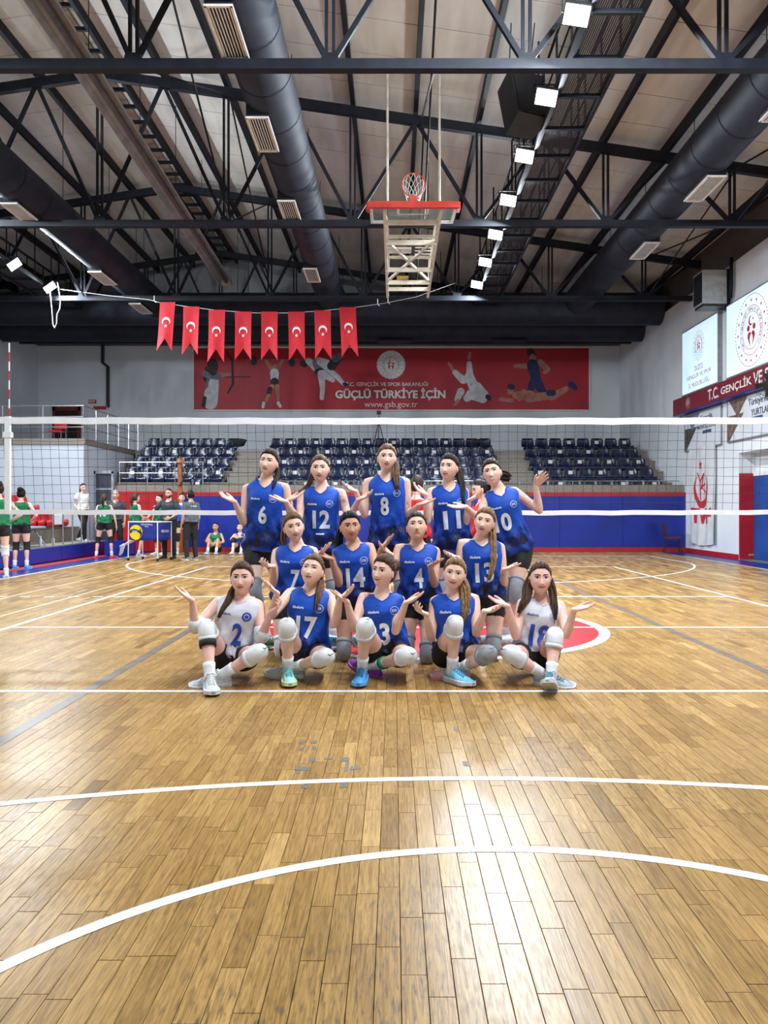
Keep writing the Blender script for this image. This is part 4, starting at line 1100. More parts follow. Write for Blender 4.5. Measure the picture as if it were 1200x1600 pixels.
# ------------------------------------------------------------------ ball cart
cx0, cx1 = P(212, 875, 19.6).x, P(253, 875, 19.6).x
c0 = Vector(((cx0 + cx1) / 2, 19.7 + CY, 0))
o = thing('ball_cart', c0, 'blue canvas ball cart with a printed yellow volleyball', 'ball cart')
M_canvas = mat('blue_canvas', (28, 48, 140), .7, col2=(22, 40, 124), nscale=6, bump=.2, bscale=7)
W2, D2 = .42, .30
Rc = Matrix.Rotation(-.30, 3, 'Z')
def cc(x, y, z): return c0 + Rc @ Vector((x, y, z))
vs = []; fs = []
lv = [(.50, .86, .07), (.56, .95, 0), (.75, .98, 0), (.97, 1.0, 0)]
for z, q, s in lv:
    for x, y in ((-W2, -D2), (0, -D2), (W2, -D2), (W2, 0), (W2, D2), (0, D2), (-W2, D2), (-W2, 0)):
        bulge = .02 if (x == 0 or y == 0) else 0
        zz = z - (.04 if (x == 0 or y == 0) and z > .9 else 0)
        p = Vector((x * q, y * q, 0)); p *= 1 + bulge
        vs.append(cc(p.x, p.y, zz))
for j in range(3):
    for k in range(8): fs.append((j * 8 + k, j * 8 + (k + 1) % 8, (j + 1) * 8 + (k + 1) % 8, (j + 1) * 8 + k))
fs.append((7, 6, 5, 4, 3, 2, 1, 0))
MB().add(vs, fs).build('canvas_bag', M_canvas, o)
for x in (-W2, W2):
    for y in (-D2, D2):
        lg = MB().tube([cc(x * 1.0, y, .06), cc(x * .98, y * .98, .95)], .014, 8).build('leg', M_white, o)
        MB().tube([cc(x - .014, y, .035), cc(x + .014, y, .035)], .035, 12).build('caster', M_rubber, lg)
for q in (((-W2, -D2), (W2, -D2)), ((W2, -D2), (W2, D2)), ((W2, D2), (-W2, D2)), ((-W2, D2), (-W2, -D2))):
    MB().tube([cc(q[0][0], q[0][1], .955), cc(q[1][0], q[1][1], .955)], .013, 8).build('top_rail', M_white, o)
ex, ez = Rc @ X_, Rc @ -Y_
bc = cc(-.19, -D2 * 1.02 - .002, .70)
M_yel = mat('yellow_print', (236, 206, 30), .6, col2=(222, 190, 24)); M_nav = mat('navy_print', (20, 30, 92), .6, col2=(26, 38, 104))
MB().prism([(.185 * math.cos(t), .185 * math.sin(t)) for t in np.linspace(0, TAU, 33)[:-1]], bc, ex, Z_, ez, .006).build('printed_ball', M_yel, o)
for pol in ([(-.18, -.03), (-.05, .02), (.07, -.0), (.17, -.07), (.18, .0), (.08, .06), (-.06, .09), (-.17, .06)], [(.1, .15), (.15, .06), (.16, -.08), (.11, -.15), (.13, -.05), (.12, .06)]):
    MB().prism(pol, bc + ez * .002, ex, Z_, ez, .006).build('ball_stripe', M_nav, o)
mb = MB(); text_on(mb, 'mikasa', bc + Z_ * .035 - ex * .03 + ez * .003, ex, Z_, ez, width=.16, off=.007, bold=.01); mb.build('lettering', M_bwht, o)
mb = MB(); text_on(mb, 'VOLLEYBALL', cc(.12, -D2 * 1.02, .895), ex, Z_, ez, width=.34, off=.01, bold=.01); text_on(mb, 'MVA', cc(.12, -D2 * 1.02, .845), ex, Z_, ez, width=.1, off=.01); mb.build('lettering', M_bwht, o)
mb = MB(); text_on(mb, 'MIKASA', cc(W2 * 1.0, 0, .73), Rc @ Y_, Z_, Rc @ X_, width=.32, off=.012, bold=.01); mb.build('lettering', M_bwht, o)

# ------------------------------------------------------------------ things on the left platform
p = P(87, 802, 19.62)
o = thing('towel', (PX - .12, p.y, 1.16), 'white towel hung over the platform handrail', 'towel')
vs = []; fs = []
for j in range(9):
    for k in range(9):
        u, v = k / 8, j / 8
        ang = (v - .35) * 1.0
        z = 1.185 - abs(v - .3) * .42; xx = PX - .12 + (.03 if v > .3 else -.03) * min(1, abs(v - .3) * 12)
        vs.append((xx + .008 * math.sin(u * 9), p.y - .22 + .44 * u, z))
for j in range(8):
    for k in range(8): a = j * 9 + k; fs.append((a, a + 1, a + 10, a + 9))
n0 = len(vs); vs += [(a + .006, b, c) for a, b, c in vs]; fs += [tuple(n0 + i for i in f[::-1]) for f in fs]
MB().add(vs, fs).build('cloth', mat('white_towel', (224, 228, 230), .95, col2=(210, 216, 220), nscale=20, bump=.3), o, smooth=True)
# red seats on the lowest terrace, each one a seat
me_rs = me_seat.copy(); me_rs.materials.clear(); me_rs.materials.append(M_rseat)
for i in range(7):
    yy = 18.9 + CY + i * .5
    o = thing('terrace_seat', (-9.40 - .28, yy, .78), 'red plastic seat on the left platform terrace, %s from the back' % ORD[6 - i], 'seat', 'red seats on the left platform', rz=math.pi / 2)
    for nm, me in (('seat_shell', me_rs), ('bracket', me_br)):
        c = bpy.data.objects.new(nm, me); COL.objects.link(c); c.parent = o
for i in range(4):
    o = thing('terrace_seat', (-10.15 - .28, 20.2 + CY + i * .52, 1.18), 'red plastic seat on the second terrace at the left edge, %s from the back' % ORD[3 - i], 'seat', 'red seats on the second left terrace', rz=math.pi / 2)
    for nm, me in (('seat_shell', me_rs), ('bracket', me_br)):
        c = bpy.data.objects.new(nm, me); COL.objects.link(c); c.parent = o
# folding team bench: pale blue seats in a row on a steel frame
M_pale = mat('pale_blue_plastic', (150, 190, 204), .45, col2=(134, 176, 192))
o = thing('team_bench', (-9.05, 18.4 + CY, PZ), 'pale blue team bench on slanting steel legs', 'bench')
for i in range(3):
    yy = 17.9 + CY + .48 * i
    MB().box((-8.98, yy, PZ + .46), (.40, .45, .035)).build('seat', M_pale, o)
    MB().box((-9.21, yy, PZ + .72), (.035, .45, .46), Matrix.Rotation(-.18, 3, 'Y')).build('backrest', M_pale, o)
MB().bar((-9.03, 17.6 + CY, PZ + .42), (-9.03, 19.2 + CY, PZ + .42), .05, .04).build('frame', M_chrome, o)
for yy in (17.8 + CY, 19.0 + CY):
    MB().tube([(-9.03, yy, PZ + .42), (-8.73, yy, PZ)], .018, 6).build('leg', M_chrome, o)
    MB().tube([(-9.03, yy, PZ + .42), (-9.30, yy, PZ)], .018, 6).build('leg', M_chrome, o)
def bottle(c, label, r=.035, h=.22):
    o = thing('water_bottle', c, label, 'bottle'); c = Vector(c)
    MB().tube([c, c + Z_ * .01, c + Z_ * h * .7, c + Z_ * h * .85, c + Z_ * h], [r * .9, r, r, r * .4, r * .4], 12).build('bottle', mat('clear_bottle', (196, 208, 212), .2, col2=(184, 198, 204)), o, smooth=True)
    MB().tube([c + Z_ * h, c + Z_ * (h + .025)], r * .45, 10).build('cap', mat('white_cap', (230, 232, 234), .5, col2=(222, 224, 226)), o)
for px, dd, lab in ((52, 17.6, 'nearest of the three clear bottles on the platform edge'), (107, 18.9, 'clear bottle on the platform under the handrail'), (120, 19.6, 'clear bottle by the feet of the woman in the white T-shirt')):
    p = P(px, 850, dd); bottle((min(p.x, PX - .2), p.y, PZ), lab)
b_ = P(182, 868, 21.4)
o = MB().prism([(-.36, 0), (.30, 0), (.33, .05), (.33, .36), (.28, .42), (-.36, .42)], (b_.x, 21.5 + CY, 0), X_, Z_, Y_, .5).build('padded_block', M_bluepad, loc=(b_.x, 21.7 + CY, 0))
tag(o, 'small blue padded block at the corner by the red padding', 'padded block')
# ------------------------------------------------------------------ people: body tools
def limb(pts, rads, n=14, sub=4):
    """closed tapering tube with rounded ends through the points: (verts, faces)"""
    pts = [Vector(p) for p in pts]
    P2 = []; R2 = []
    for i in range(len(pts) - 1):
        for k in range(sub):
            t = k / sub; P2.append(pts[i].lerp(pts[i + 1], t)); R2.append(lerp(rads[i], rads[i + 1], t))
    P2.append(pts[-1]); R2.append(rads[-1])
    d0 = (P2[0] - P2[1]).normalized(); d1 = (P2[-1] - P2[-2]).normalized()
    pre = [(P2[0] + d0 * R2[0] * math.sin(a), R2[0] * math.cos(a)) for a in (1.45, 1.0, .5)]
    post = [(P2[-1] + d1 * R2[-1] * math.sin(a), R2[-1] * math.cos(a)) for a in (.5, 1.0, 1.45)]
    allp = pre + list(zip(P2, R2)) + post
    m = MB().tube([q[0] for q in allp], [q[1] for q in allp], n)
    return m.v, m.f

def loft(rings, n=24):
    """rings: list of (centre, ax, ay, half_w, half_d)"""
    vs = []; fs = []
    for c, ax, ay, w2, d2 in rings:
        for k in range(n):
            a = TAU * k / n; ca, sa = math.cos(a), math.sin(a)
            q = 0.88
            vs.append(c + ax * w2 * math.copysign(abs(ca) ** q, ca) + ay * d2 * math.copysign(abs(sa) ** q, sa))
    N = len(rings)
    for i in range(N - 1):
        for k in range(n):
            k2 = (k + 1) % n; fs.append((i * n + k, i * n + k2, (i + 1) * n + k2, (i + 1) * n + k))
    fs.append(tuple(range(n - 1, -1, -1))); fs.append(tuple((N - 1) * n + k for k in range(n)))
    return [tuple(v) for v in vs], fs

def fuse(parts, voxel, it=4, fac=.5):
    """voxel-remesh overlapping closed shapes into one continuous skin -> (verts Nx3 array, faces)"""
    mb = MB()
    for v, f in parts: mb.add(v, f)
    me = mb.mesh('tmp'); ob = bpy.data.objects.new('tmp', me); COL.objects.link(ob)
    m = ob.modifiers.new('r', 'REMESH'); m.mode = 'VOXEL'; m.voxel_size = voxel; m.adaptivity = 0
    s = ob.modifiers.new('s', 'SMOOTH'); s.iterations = it; s.factor = fac
    dg = bpy.context.evaluated_depsgraph_get()
    e = bpy.data.meshes.new_from_object(ob.evaluated_get(dg))
    n = len(e.vertices); co = np.empty(n * 3, 'f'); e.vertices.foreach_get('co', co)
    fs = np.empty(len(e.loops), 'i'); e.loops.foreach_get('vertex_index', fs)
    st = np.empty(len(e.polygons), 'i'); e.polygons.foreach_get('loop_start', st)
    tot = np.empty(len(e.polygons), 'i'); e.polygons.foreach_get('loop_total', tot)
    if len(st) and (tot == 4).all(): faces = fs.reshape(-1, 4).tolist()
    else: faces = [fs[a:a + b].tolist() for a, b in zip(st, tot)]
    bpy.data.objects.remove(ob); bpy.data.meshes.remove(me); bpy.data.meshes.remove(e)
    return co.reshape(-1, 3), faces

def arr_obj(name, pieces, mats, parent, smooth=True):
    """pieces: list of (verts array, faces) already in world space, joined in one mesh"""
    off = root_loc(parent); vs = []; fs = []; n = 0
    for v, f in pieces:
        v = np.asarray([tuple(p) for p in v] if not isinstance(v, np.ndarray) else v, 'f')
        vs.append(v - np.array(off, 'f')); fs += [tuple(i + n for i in q) for q in f]; n += len(v)
    me = bpy.data.meshes.new(name); me.from_pydata(np.concatenate(vs).tolist(), [], fs)
    return link_mesh(name, me, parent, mats, smooth)

# ------------------------------------------------------------------ head (local: +y face, +z up, metres)
def head_grid(nu, nv):
    u = np.linspace(0, TAU, nu, endpoint=False)
    lon = u - .38 * np.sin(2 * (u - math.pi / 2)) * np.where(np.cos(u - math.pi / 2) > 0, 1, .0)   # denser over the face
    lat = np.linspace(.02, math.pi - .02, nv)
    LO, LA = np.meshgrid(lon, lat)
    ux, uy, uz = np.sin(LA) * np.cos(LO), np.sin(LA) * np.sin(LO), np.cos(LA)
    t = np.clip(-uz, 0, 1); tu = np.clip(uz, 0, 1); fr = np.clip(uy, 0, 1)
    x = .0735 * ux * (1 - .25 * t ** 1.8) * (1 - .05 * tu)
    y = np.where(uy > 0, .088, .100) * uy
    y = y * np.where(uy < 0, 1 - .42 * t, 1 - .02 * t)
    y = y + .018 * t * fr
    z = .114 * uz
    # flatter face
    y = y - .006 * fr ** 3 * np.exp(-(x / .05) ** 2)
    f = (uy > 0.15)
    g = lambda a, s: np.exp(-(a / s) ** 2)
    nose = np.clip((.014 - z) / .046, 0, 1) ** 1.3 * (z > -.036) + np.clip(1 - (-.036 - z) / .007, 0, 1) * (z <= -.036)
    wn = .008 + .006 * np.clip((.0 - z) / .035, 0, 1)
    d = .021 * nose * g(x, wn)
    d = d - .0075 * g(np.abs(x) - .030, .015) * g(z - .010, .010)
    d = d + .0035 * g(np.abs(x) - .028, .02) * g(z - .030, .008)
    d = d + .0045 * g(x, .020) * (g(z + .0505, .0055) + 1.1 * g(z + .0615, .006))
    d = d - .003 * g(x, .02) * g(z + .0560, .003)
    d = d + .006 * g(x, .02) * g(z + .092, .014) - .003 * g(x, .025) * g(z + .074, .007)
    d = d + .003 * g(np.abs(x) - .042, .018) * g(z + .022, .016)
    y = y + d * f
    V = np.stack([x, y, z], -1).reshape(-1, 3)
    D = np.stack([ux, uy, uz], -1).reshape(-1, 3)
    fs = [(j * nu + i, (j + 1) * nu + i, (j + 1) * nu + (i + 1) % nu, j * nu + (i + 1) % nu) for j in range(nv - 1) for i in range(nu)]
    fs.append(tuple(range(nu))); fs.append(tuple(range((nv - 1) * nu + nu - 1, (nv - 1) * nu - 1, -1)))
    return V, D, fs
HEAD = {True: head_grid(84, 66), False: head_grid(30, 24)}
def ear_mesh():
    out = []
    for s in (-1, 1):
        m = MB(); m.sphere((s * .074, -.008, -.008), .03, 10, 8, (.28, .62, 1.0)); out.append((np.array(m.v, 'f'), m.f))
    return out
EARS = ear_mesh()
HB = BVHTree.FromPolygons([Vector(v) for v in HEAD[True][0]], HEAD[True][2])
def on_face(x, z, off):
    h = HB.ray_cast(Vector((x, .3, z)), Vector((0, -1, 0)))
    y = h[0].y if h[0] else .08
    return (x, y + off, z)
def face_strip(top, bot, off):
    n = len(top); v = []; f = []
    rows = [top, [((a[0] + b[0]) / 2, (a[1] + b[1]) / 2) for a, b in zip(top, bot)], bot]
    for r in rows: v += [on_face(x, z, off) for x, z in r]
    for j in range(2):
        for i in range(n - 1): f.append((j * n + i, j * n + i + 1, (j + 1) * n + i + 1, (j + 1) * n + i))
    return np.array(v, 'f'), f
def eye_parts(s, half=False):
    cx, cz, w2 = s * .0305, .009, .0165; hh = .0050 if half else .0072
    xs = np.linspace(-1, 1, 11)
    top = [(cx + w2 * q, cz + hh * (1 - q * q) + .0008 * q * s) for q in xs]; bot = [(cx + w2 * q, cz - hh * .72 * (1 - q * q) + .0008 * q * s) for q in xs]
    white = face_strip(top, bot, .0012)
    r = .0074
    it = [(cx + r * q, min(cz + r * math.sqrt(max(0, 1 - q * q)), cz + hh * .96)) for q in np.linspace(-1, 1, 7)]
    ib = [(cx + r * q, max(cz - r * math.sqrt(max(0, 1 - q * q)), cz - hh * .66)) for q in np.linspace(-1, 1, 7)]
    iris = face_strip(it, ib, .0022)
    lt = [(x + .001 * s * i / 10, z + .0034) for i, (x, z) in enumerate(top)]
    lash = face_strip(lt, [(x, z - .0006) for x, z in top], .0026)
    xs = np.linspace(-1, 1, 9)
    bt = [(s * (.030 + .020 * q), .0275 + .0035 * (1 - q * q) + .002 * q + .0042 * (1 - .45 * q)) for q in xs]
    bb = [(s * (.030 + .020 * q), .0275 + .0035 * (1 - q * q) + .002 * q - .0022 * (1 - .6 * q)) for q in xs]
    brow = face_strip(bt, bb, .0018)
    return white, iris, lash, brow
def lips(kind):
    xs = np.linspace(-1, 1, 13); w2 = {'n': .0265, 's': .0315, 'o': .034, 'p': .016}[kind]
    cv = {'n': .0036, 's': .0095, 'o': .011, 'p': -.002}[kind]; cz = -.0565
    up = {'n': .0062, 's': .0052, 'o': .0085, 'p': .010}[kind]; lo = {'n': .0085, 's': .0072, 'o': .0125, 'p': .012}[kind]
    top = [(w2 * q, cz + cv * q * q + up * (1 - q * q) * (1 - .25 * math.exp(-(q / .16) ** 2))) for q in xs]
    bot = [(w2 * q, cz + cv * q * q - lo * (1 - q * q)) for q in xs]
    out = [face_strip(top, bot, .0010)]
    mt = [(w2 * .98 * q, cz + cv * q * q + .0013 + (.0040 if kind == 'o' else 0) * (1 - q * q)) for q in xs]
    mbt = [(w2 * .98 * q, cz + cv * q * q - .0013 - (.0062 if kind == 'o' else 0) * (1 - q * q)) for q in xs]
    out.append(face_strip(mt, mbt, .0020))
    return out
EYES = {h: {s: eye_parts(s, h) for s in (-1, 1)} for h in (False, True)}
LIPS = {k: lips(k) for k in 'nsop'}

# ------------------------------------------------------------------ hand (local: +y fingers, +z palm side, +x thumb)
def hand_mesh(curl, spread, voxel=.0042):
    parts = []
    rg = [(Vector((0, -.02, 0)), .024, .019), (Vector((0, .0, 0)), .026, .018), (Vector((.002, .03, 0)), .036, .016), (Vector((.001, .065, 0)), .040, .0135), (Vector((0, .088, .001)), .038, .011)]
    parts.append(loft([(c, X_, Z_, a, b) for c, a, b in rg], 16))
    for k, (x, L, r) in enumerate(((.030, .066, .0088), (.010, .074, .0090), (-.0105, .069, .0086), (-.0295, .054, .0078))):
        a = spread * (1.5 - k) * .12; p = Vector((x, .082 - .004 * abs(k - 1), 0)); pts = [p - Vector((0, .02, 0)), p]; ang = curl * .35
        for q, seg in enumerate((.46, .30, .24)):
            ang += curl * (.4, .75, .5)[q]
            p = p + Vector((math.sin(a) * math.cos(ang), math.cos(a) * math.cos(ang), math.sin(ang))) * L * seg; pts.append(p)
        parts.append(limb(pts, [r * 1.05, r * 1.05, r, r * .92, r * .74], 9, 3))
    pts = [Vector((.022, .012, .002)), Vector((.044, .038, .010)), Vector((.058, .064, .016)), Vector((.064, .088, .018))]
    parts.append(limb(pts, [.015, .0125, .0105, .0085], 9, 3))
    return fuse(parts, voxel, 3)
HANDS = {'flat': hand_mesh(.10, 1.0), 'soft': hand_mesh(.38, .8), 'curl': hand_mesh(.85, .4), 'open': hand_mesh(.16, 2.4)}
HLOW = hand_mesh(.3, .6, .008)

# ------------------------------------------------------------------ shoe (local: +y toe, +z up, origin under the ankle)
SH = [(-.066, .024, .050), (-.055, .031, .074), (-.03, .035, .088), (.0, .036, .094), (.03, .037, .090), (.06, .040, .076), (.10, .044, .062), (.14, .044, .052), (.17, .037, .044), (.19, .024, .036), (.198, .012, .030)]
def shoe_upper():
    n = 18; vs = []; fs = []
    for y, w2, h in SH:
        for k in range(n):
            a = TAU * k / n; ca, sa = math.cos(a), math.sin(a)
            x = w2 * math.copysign(abs(ca) ** .7, ca); z = .018 + (h - .018) * (sa if sa > 0 else 0) ** .8
            vs.append((x * (1 - .25 * max(0, sa)), y, z))
    N = len(SH)
    for i in range(N - 1):
        for k in range(n): fs.append((i * n + k, (i + 1) * n + k, (i + 1) * n + (k + 1) % n, i * n + (k + 1) % n))
    fs.append(tuple(range(n))); fs.append(tuple((N - 1) * n + k for k in range(n - 1, -1, -1)))
    return np.array(vs, 'f'), fs
def shoe_sole():
    m = MB(); n = len(SH)
    pts = [(w2 + .005, y) for y, w2, h in SH] + [(-w2 - .005, y) for y, w2, h in SH[::-1]]
    for i, (z0, z1, s0, s1) in enumerate(((0, .012, .96, 1.0), (.012, .030, 1.0, .98))):
        a = [Vector((x * s0, y * (1.0 if i else .985), z0 + (.012 if y > .16 and z0 == 0 else 0))) for x, y in pts]; b = [Vector((x * s1, y, z1 + (.004 if y > .16 or y < -.05 else 0))) for x, y in pts]
        N = len(pts)
        m.add(a + b, [tuple(range(N - 1, -1, -1)), tuple(range(N, 2 * N))] + [(k, (k + 1) % N, N + (k + 1) % N, N + k) for k in range(N)])
    return np.array(m.v, 'f'), m.f
def shoe_laces():
    m = MB()
    for k in range(5):
        y = .030 + .020 * k; h = np.interp(y, [q[0] for q in SH], [q[2] for q in SH]) + .003; w2 = .020
        for s in (-1, 1): m.tube([(s * w2, y, h - .006), (0, y + .008 * s, h + .002), (-s * w2, y + .016, h - .008)], .0028, 5)
    for s in (-1, 1): m.tube([(0, .022, .098), (s * .022, .010, .106), (s * .035, .022, .092), (s * .03, .03, .086)], .0026, 5)
    m.tube([(-.026, -.02, .092), (0, .012, .104), (.026, -.02, .092), (.0, -.058, .084)], .008, 6, closed=True)
    return np.array(m.v, 'f'), m.f
SHOE = (shoe_upper(), shoe_sole(), shoe_laces())

def xf(v, R, t):                          # rotate / translate an Nx3 array
    return np.asarray(v, 'f') @ np.array(R.transposed(), 'f') + np.array(t, 'f')
def basis(x, y, z):
    return Matrix((x, y, z)).transposed()

# ------------------------------------------------------------------ materials of people
def skin_mat(name, c):
    return mat(name, c, .52, col2=tuple(int(q * .95) for q in c), nscale=14, sub=.06, spec=.35)
SKIN = {'fair': skin_mat('fair_skin', (232, 190, 170)), 'pink': skin_mat('rosy_skin', (232, 184, 168)), 'tan': skin_mat('tan_skin', (206, 154, 126)), 'mid': skin_mat('warm_skin', (222, 174, 150))}
def hair_mat(name, c, c2):
    return mat(name, c, .55, col2=c2, nscale=22, stretch=(3, 3, .5), bump=.5, bscale=70, spec=.22)
HAIR = {'dark': hair_mat('dark_brown_hair', (58, 40, 31), (32, 22, 18)), 'brown': hair_mat('brown_hair', (92, 66, 48), (56, 39, 29)), 'black': hair_mat('black_hair', (26, 20, 19), (14, 11, 11)),
        'blond': hair_mat('dark_blond_hair', (156, 120, 82), (100, 72, 48)), 'light': hair_mat('light_brown_hair', (124, 92, 64), (78, 55, 39)), 'grey': hair_mat('grey_hair', (176, 176, 176), (140, 140, 142))}
M_eye = mat('eye_white', (226, 222, 218), .3, col2=(220, 214, 210)); M_iris = mat('brown_iris', (42, 28, 22), .25, col2=(32, 20, 16)); M_lash = mat('dark_lashes', (30, 22, 20), .7, col2=(24, 18, 16))
M_lip = mat('pink_lips', (184, 88, 86), .4, col2=(176, 90, 88)); M_mouth = mat('mouth_line', (104, 40, 42), .6, col2=(108, 46, 46)); M_teeth = mat('teeth', (232, 228, 220), .3, col2=(226, 222, 212))
def jersey_mat(name, c, cdark, letters=True):
    m = mat(name, c, .62, col2=tuple(int(q * .88) for q in c), nscale=5, bump=.45, bscale=13, spec=.3)
    if cdark:                                  # darker dye towards the hem, woven in as a torn pattern
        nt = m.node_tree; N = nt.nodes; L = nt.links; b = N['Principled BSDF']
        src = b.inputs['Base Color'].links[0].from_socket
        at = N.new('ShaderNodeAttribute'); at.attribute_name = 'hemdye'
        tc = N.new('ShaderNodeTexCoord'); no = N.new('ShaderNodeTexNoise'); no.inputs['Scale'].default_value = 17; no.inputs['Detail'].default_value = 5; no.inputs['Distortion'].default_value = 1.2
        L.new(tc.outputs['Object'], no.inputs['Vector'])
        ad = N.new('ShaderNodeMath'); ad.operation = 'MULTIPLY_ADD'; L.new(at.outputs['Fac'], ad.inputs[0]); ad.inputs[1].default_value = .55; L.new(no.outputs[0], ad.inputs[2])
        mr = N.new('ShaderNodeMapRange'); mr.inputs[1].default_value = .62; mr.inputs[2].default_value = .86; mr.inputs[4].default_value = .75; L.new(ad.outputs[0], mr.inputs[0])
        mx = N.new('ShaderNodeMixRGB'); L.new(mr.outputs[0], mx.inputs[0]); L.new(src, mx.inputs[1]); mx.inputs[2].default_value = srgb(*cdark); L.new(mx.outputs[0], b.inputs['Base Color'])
    return m
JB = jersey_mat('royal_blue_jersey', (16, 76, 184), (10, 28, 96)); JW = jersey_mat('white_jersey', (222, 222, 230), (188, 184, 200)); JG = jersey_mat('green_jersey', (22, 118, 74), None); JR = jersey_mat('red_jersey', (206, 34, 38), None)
M_navyink = mat('navy_jersey_print', (10, 20, 70), .6, col2=(8, 16, 58), nscale=9)
M_lavink = mat('grey_lilac_jersey_print', (186, 184, 196), .6, col2=(176, 172, 186), nscale=9)
M_numw = mat('white_number_print', (228, 230, 234), .5, col2=(206, 210, 218), nscale=30); M_numb = mat('blue_number_print', (30, 66, 160), .5, col2=(24, 54, 140), nscale=30)
M_short = mat('black_shorts_fabric', (16, 16, 19), .7, col2=(24, 24, 28), nscale=12, bump=.2, bscale=30)
M_sock = mat('white_sock_knit', (226, 226, 226), .85, col2=(210, 210, 212), nscale=40, bump=.3, bscale=90); M_sockg = mat('grey_sock_knit', (132, 134, 140), .85, col2=(116, 118, 124), nscale=40)
M_kp = mat('white_knee_pad', (222, 222, 222), .7, col2=(206, 207, 209), nscale=10, bump=.2, bscale=50); M_kpg = mat('grey_knee_pad', (150, 152, 158), .75, col2=(132, 134, 140), nscale=10, bump=.2, bscale=50); M_kpk = mat('black_knee_pad', (20, 20, 22), .8, col2=(28, 28, 30), nscale=10)
def shoe_mat(n, c, c2): return mat(n, c, .5, col2=c2, nscale=16, bump=.15, bscale=60)
SHOES = {'white': (shoe_mat('white_shoe', (214, 216, 218), (178, 184, 190)), shoe_mat('white_sole', (216, 218, 220), (196, 200, 204)), shoe_mat('white_laces', (232, 232, 232), (216, 216, 216))),
         'mint': (shoe_mat('mint_shoe', (172, 216, 208), (142, 200, 192)), shoe_mat('lime_sole', (206, 222, 170), (196, 214, 150)), shoe_mat('teal_laces', (96, 190, 184), (80, 170, 166))),
         'palemint': (shoe_mat('pale_mint_shoe', (192, 204, 200), (160, 178, 174)), shoe_mat('white_sole', 0, 0), shoe_mat('white_laces', 0, 0)),
         'blue': (shoe_mat('bright_blue_shoe', (52, 152, 210), (86, 134, 206)), shoe_mat('sky_sole', (96, 176, 220), (84, 160, 208)), shoe_mat('dark_teal_laces', (20, 116, 150), (16, 100, 132))),
         'purple': (shoe_mat('purple_shoe', (142, 70, 178), (122, 54, 156)), shoe_mat('purple_sole', (168, 96, 196), (150, 80, 180)), shoe_mat('purple_laces', (110, 46, 140), (100, 40, 130))),
         'pink': (shoe_mat('pale_pink_shoe', (236, 190, 200), (220, 168, 182)), shoe_mat('pink_sole', (240, 170, 184), (228, 156, 172)), shoe_mat('cream_laces', (236, 224, 220), (224, 212, 208))),
         'aqua': (shoe_mat('aqua_shoe', (120, 196, 220), (96, 172, 206)), shoe_mat('white_sole', 0, 0), shoe_mat('deep_aqua_laces', (54, 140, 180), (46, 126, 166))),
         'teal': (shoe_mat('teal_shoe', (52, 164, 146), (40, 138, 124)), shoe_mat('white_sole', 0, 0), shoe_mat('white_laces', 0, 0)),
         'silver': (shoe_mat('silver_blue_shoe', (196, 208, 216), (120, 160, 184)), shoe_mat('white_sole', 0, 0), shoe_mat('steel_blue_laces', (110, 150, 172), (96, 134, 158))),
         'hot': (shoe_mat('hot_pink_shoe', (236, 40, 116), (216, 30, 100)), shoe_mat('hot_pink_sole', (240, 70, 130), (226, 60, 118)), shoe_mat('white_laces', 0, 0)),
         'grey': (shoe_mat('grey_shoe', (116, 128, 138), (92, 104, 114)), shoe_mat('white_sole', 0, 0), shoe_mat('white_laces', 0, 0)),
         'black': (shoe_mat('black_shoe', (24, 24, 28), (34, 34, 38)), shoe_mat('black_sole', (18, 18, 20), (24, 24, 26)), shoe_mat('black_laces', (30, 30, 32), (24, 24, 26)))}

# torso: t along pelvis -> neck base, half width, half depth, forward shift
BODY = [(-.17, .07, .06, -.01), (-.10, .135, .095, -.012), (.02, .165, .112, -.014), (.14, .155, .104, -.006), (.28, .130, .090, .0), (.40, .118, .083, .004), (.54, .128, .092, .008), (.68, .142, .108, .016), (.78, .148, .104, .010), (.87, .146, .084, -.004), (.93, .112, .068, -.012), (.985, .064, .056, -.012), (1.06, .05, .05, -.004)]
JER = [(-.06, .188, .134), (.06, .186, .134), (.18, .176, .126), (.30, .164, .117), (.42, .157, .113), (.54, .156, .118), (.68, .163, .128), (.78, .166, .122), (.86, .171, .104), (.915, .154, .090), (.955, .116, .078), (.985, .084, .070)]
def jint(t):
    ts = [q[0] for q in JER]
    return np.interp(t, ts, [q[1] for q in JER]), np.interp(t, ts, [q[2] for q in JER])

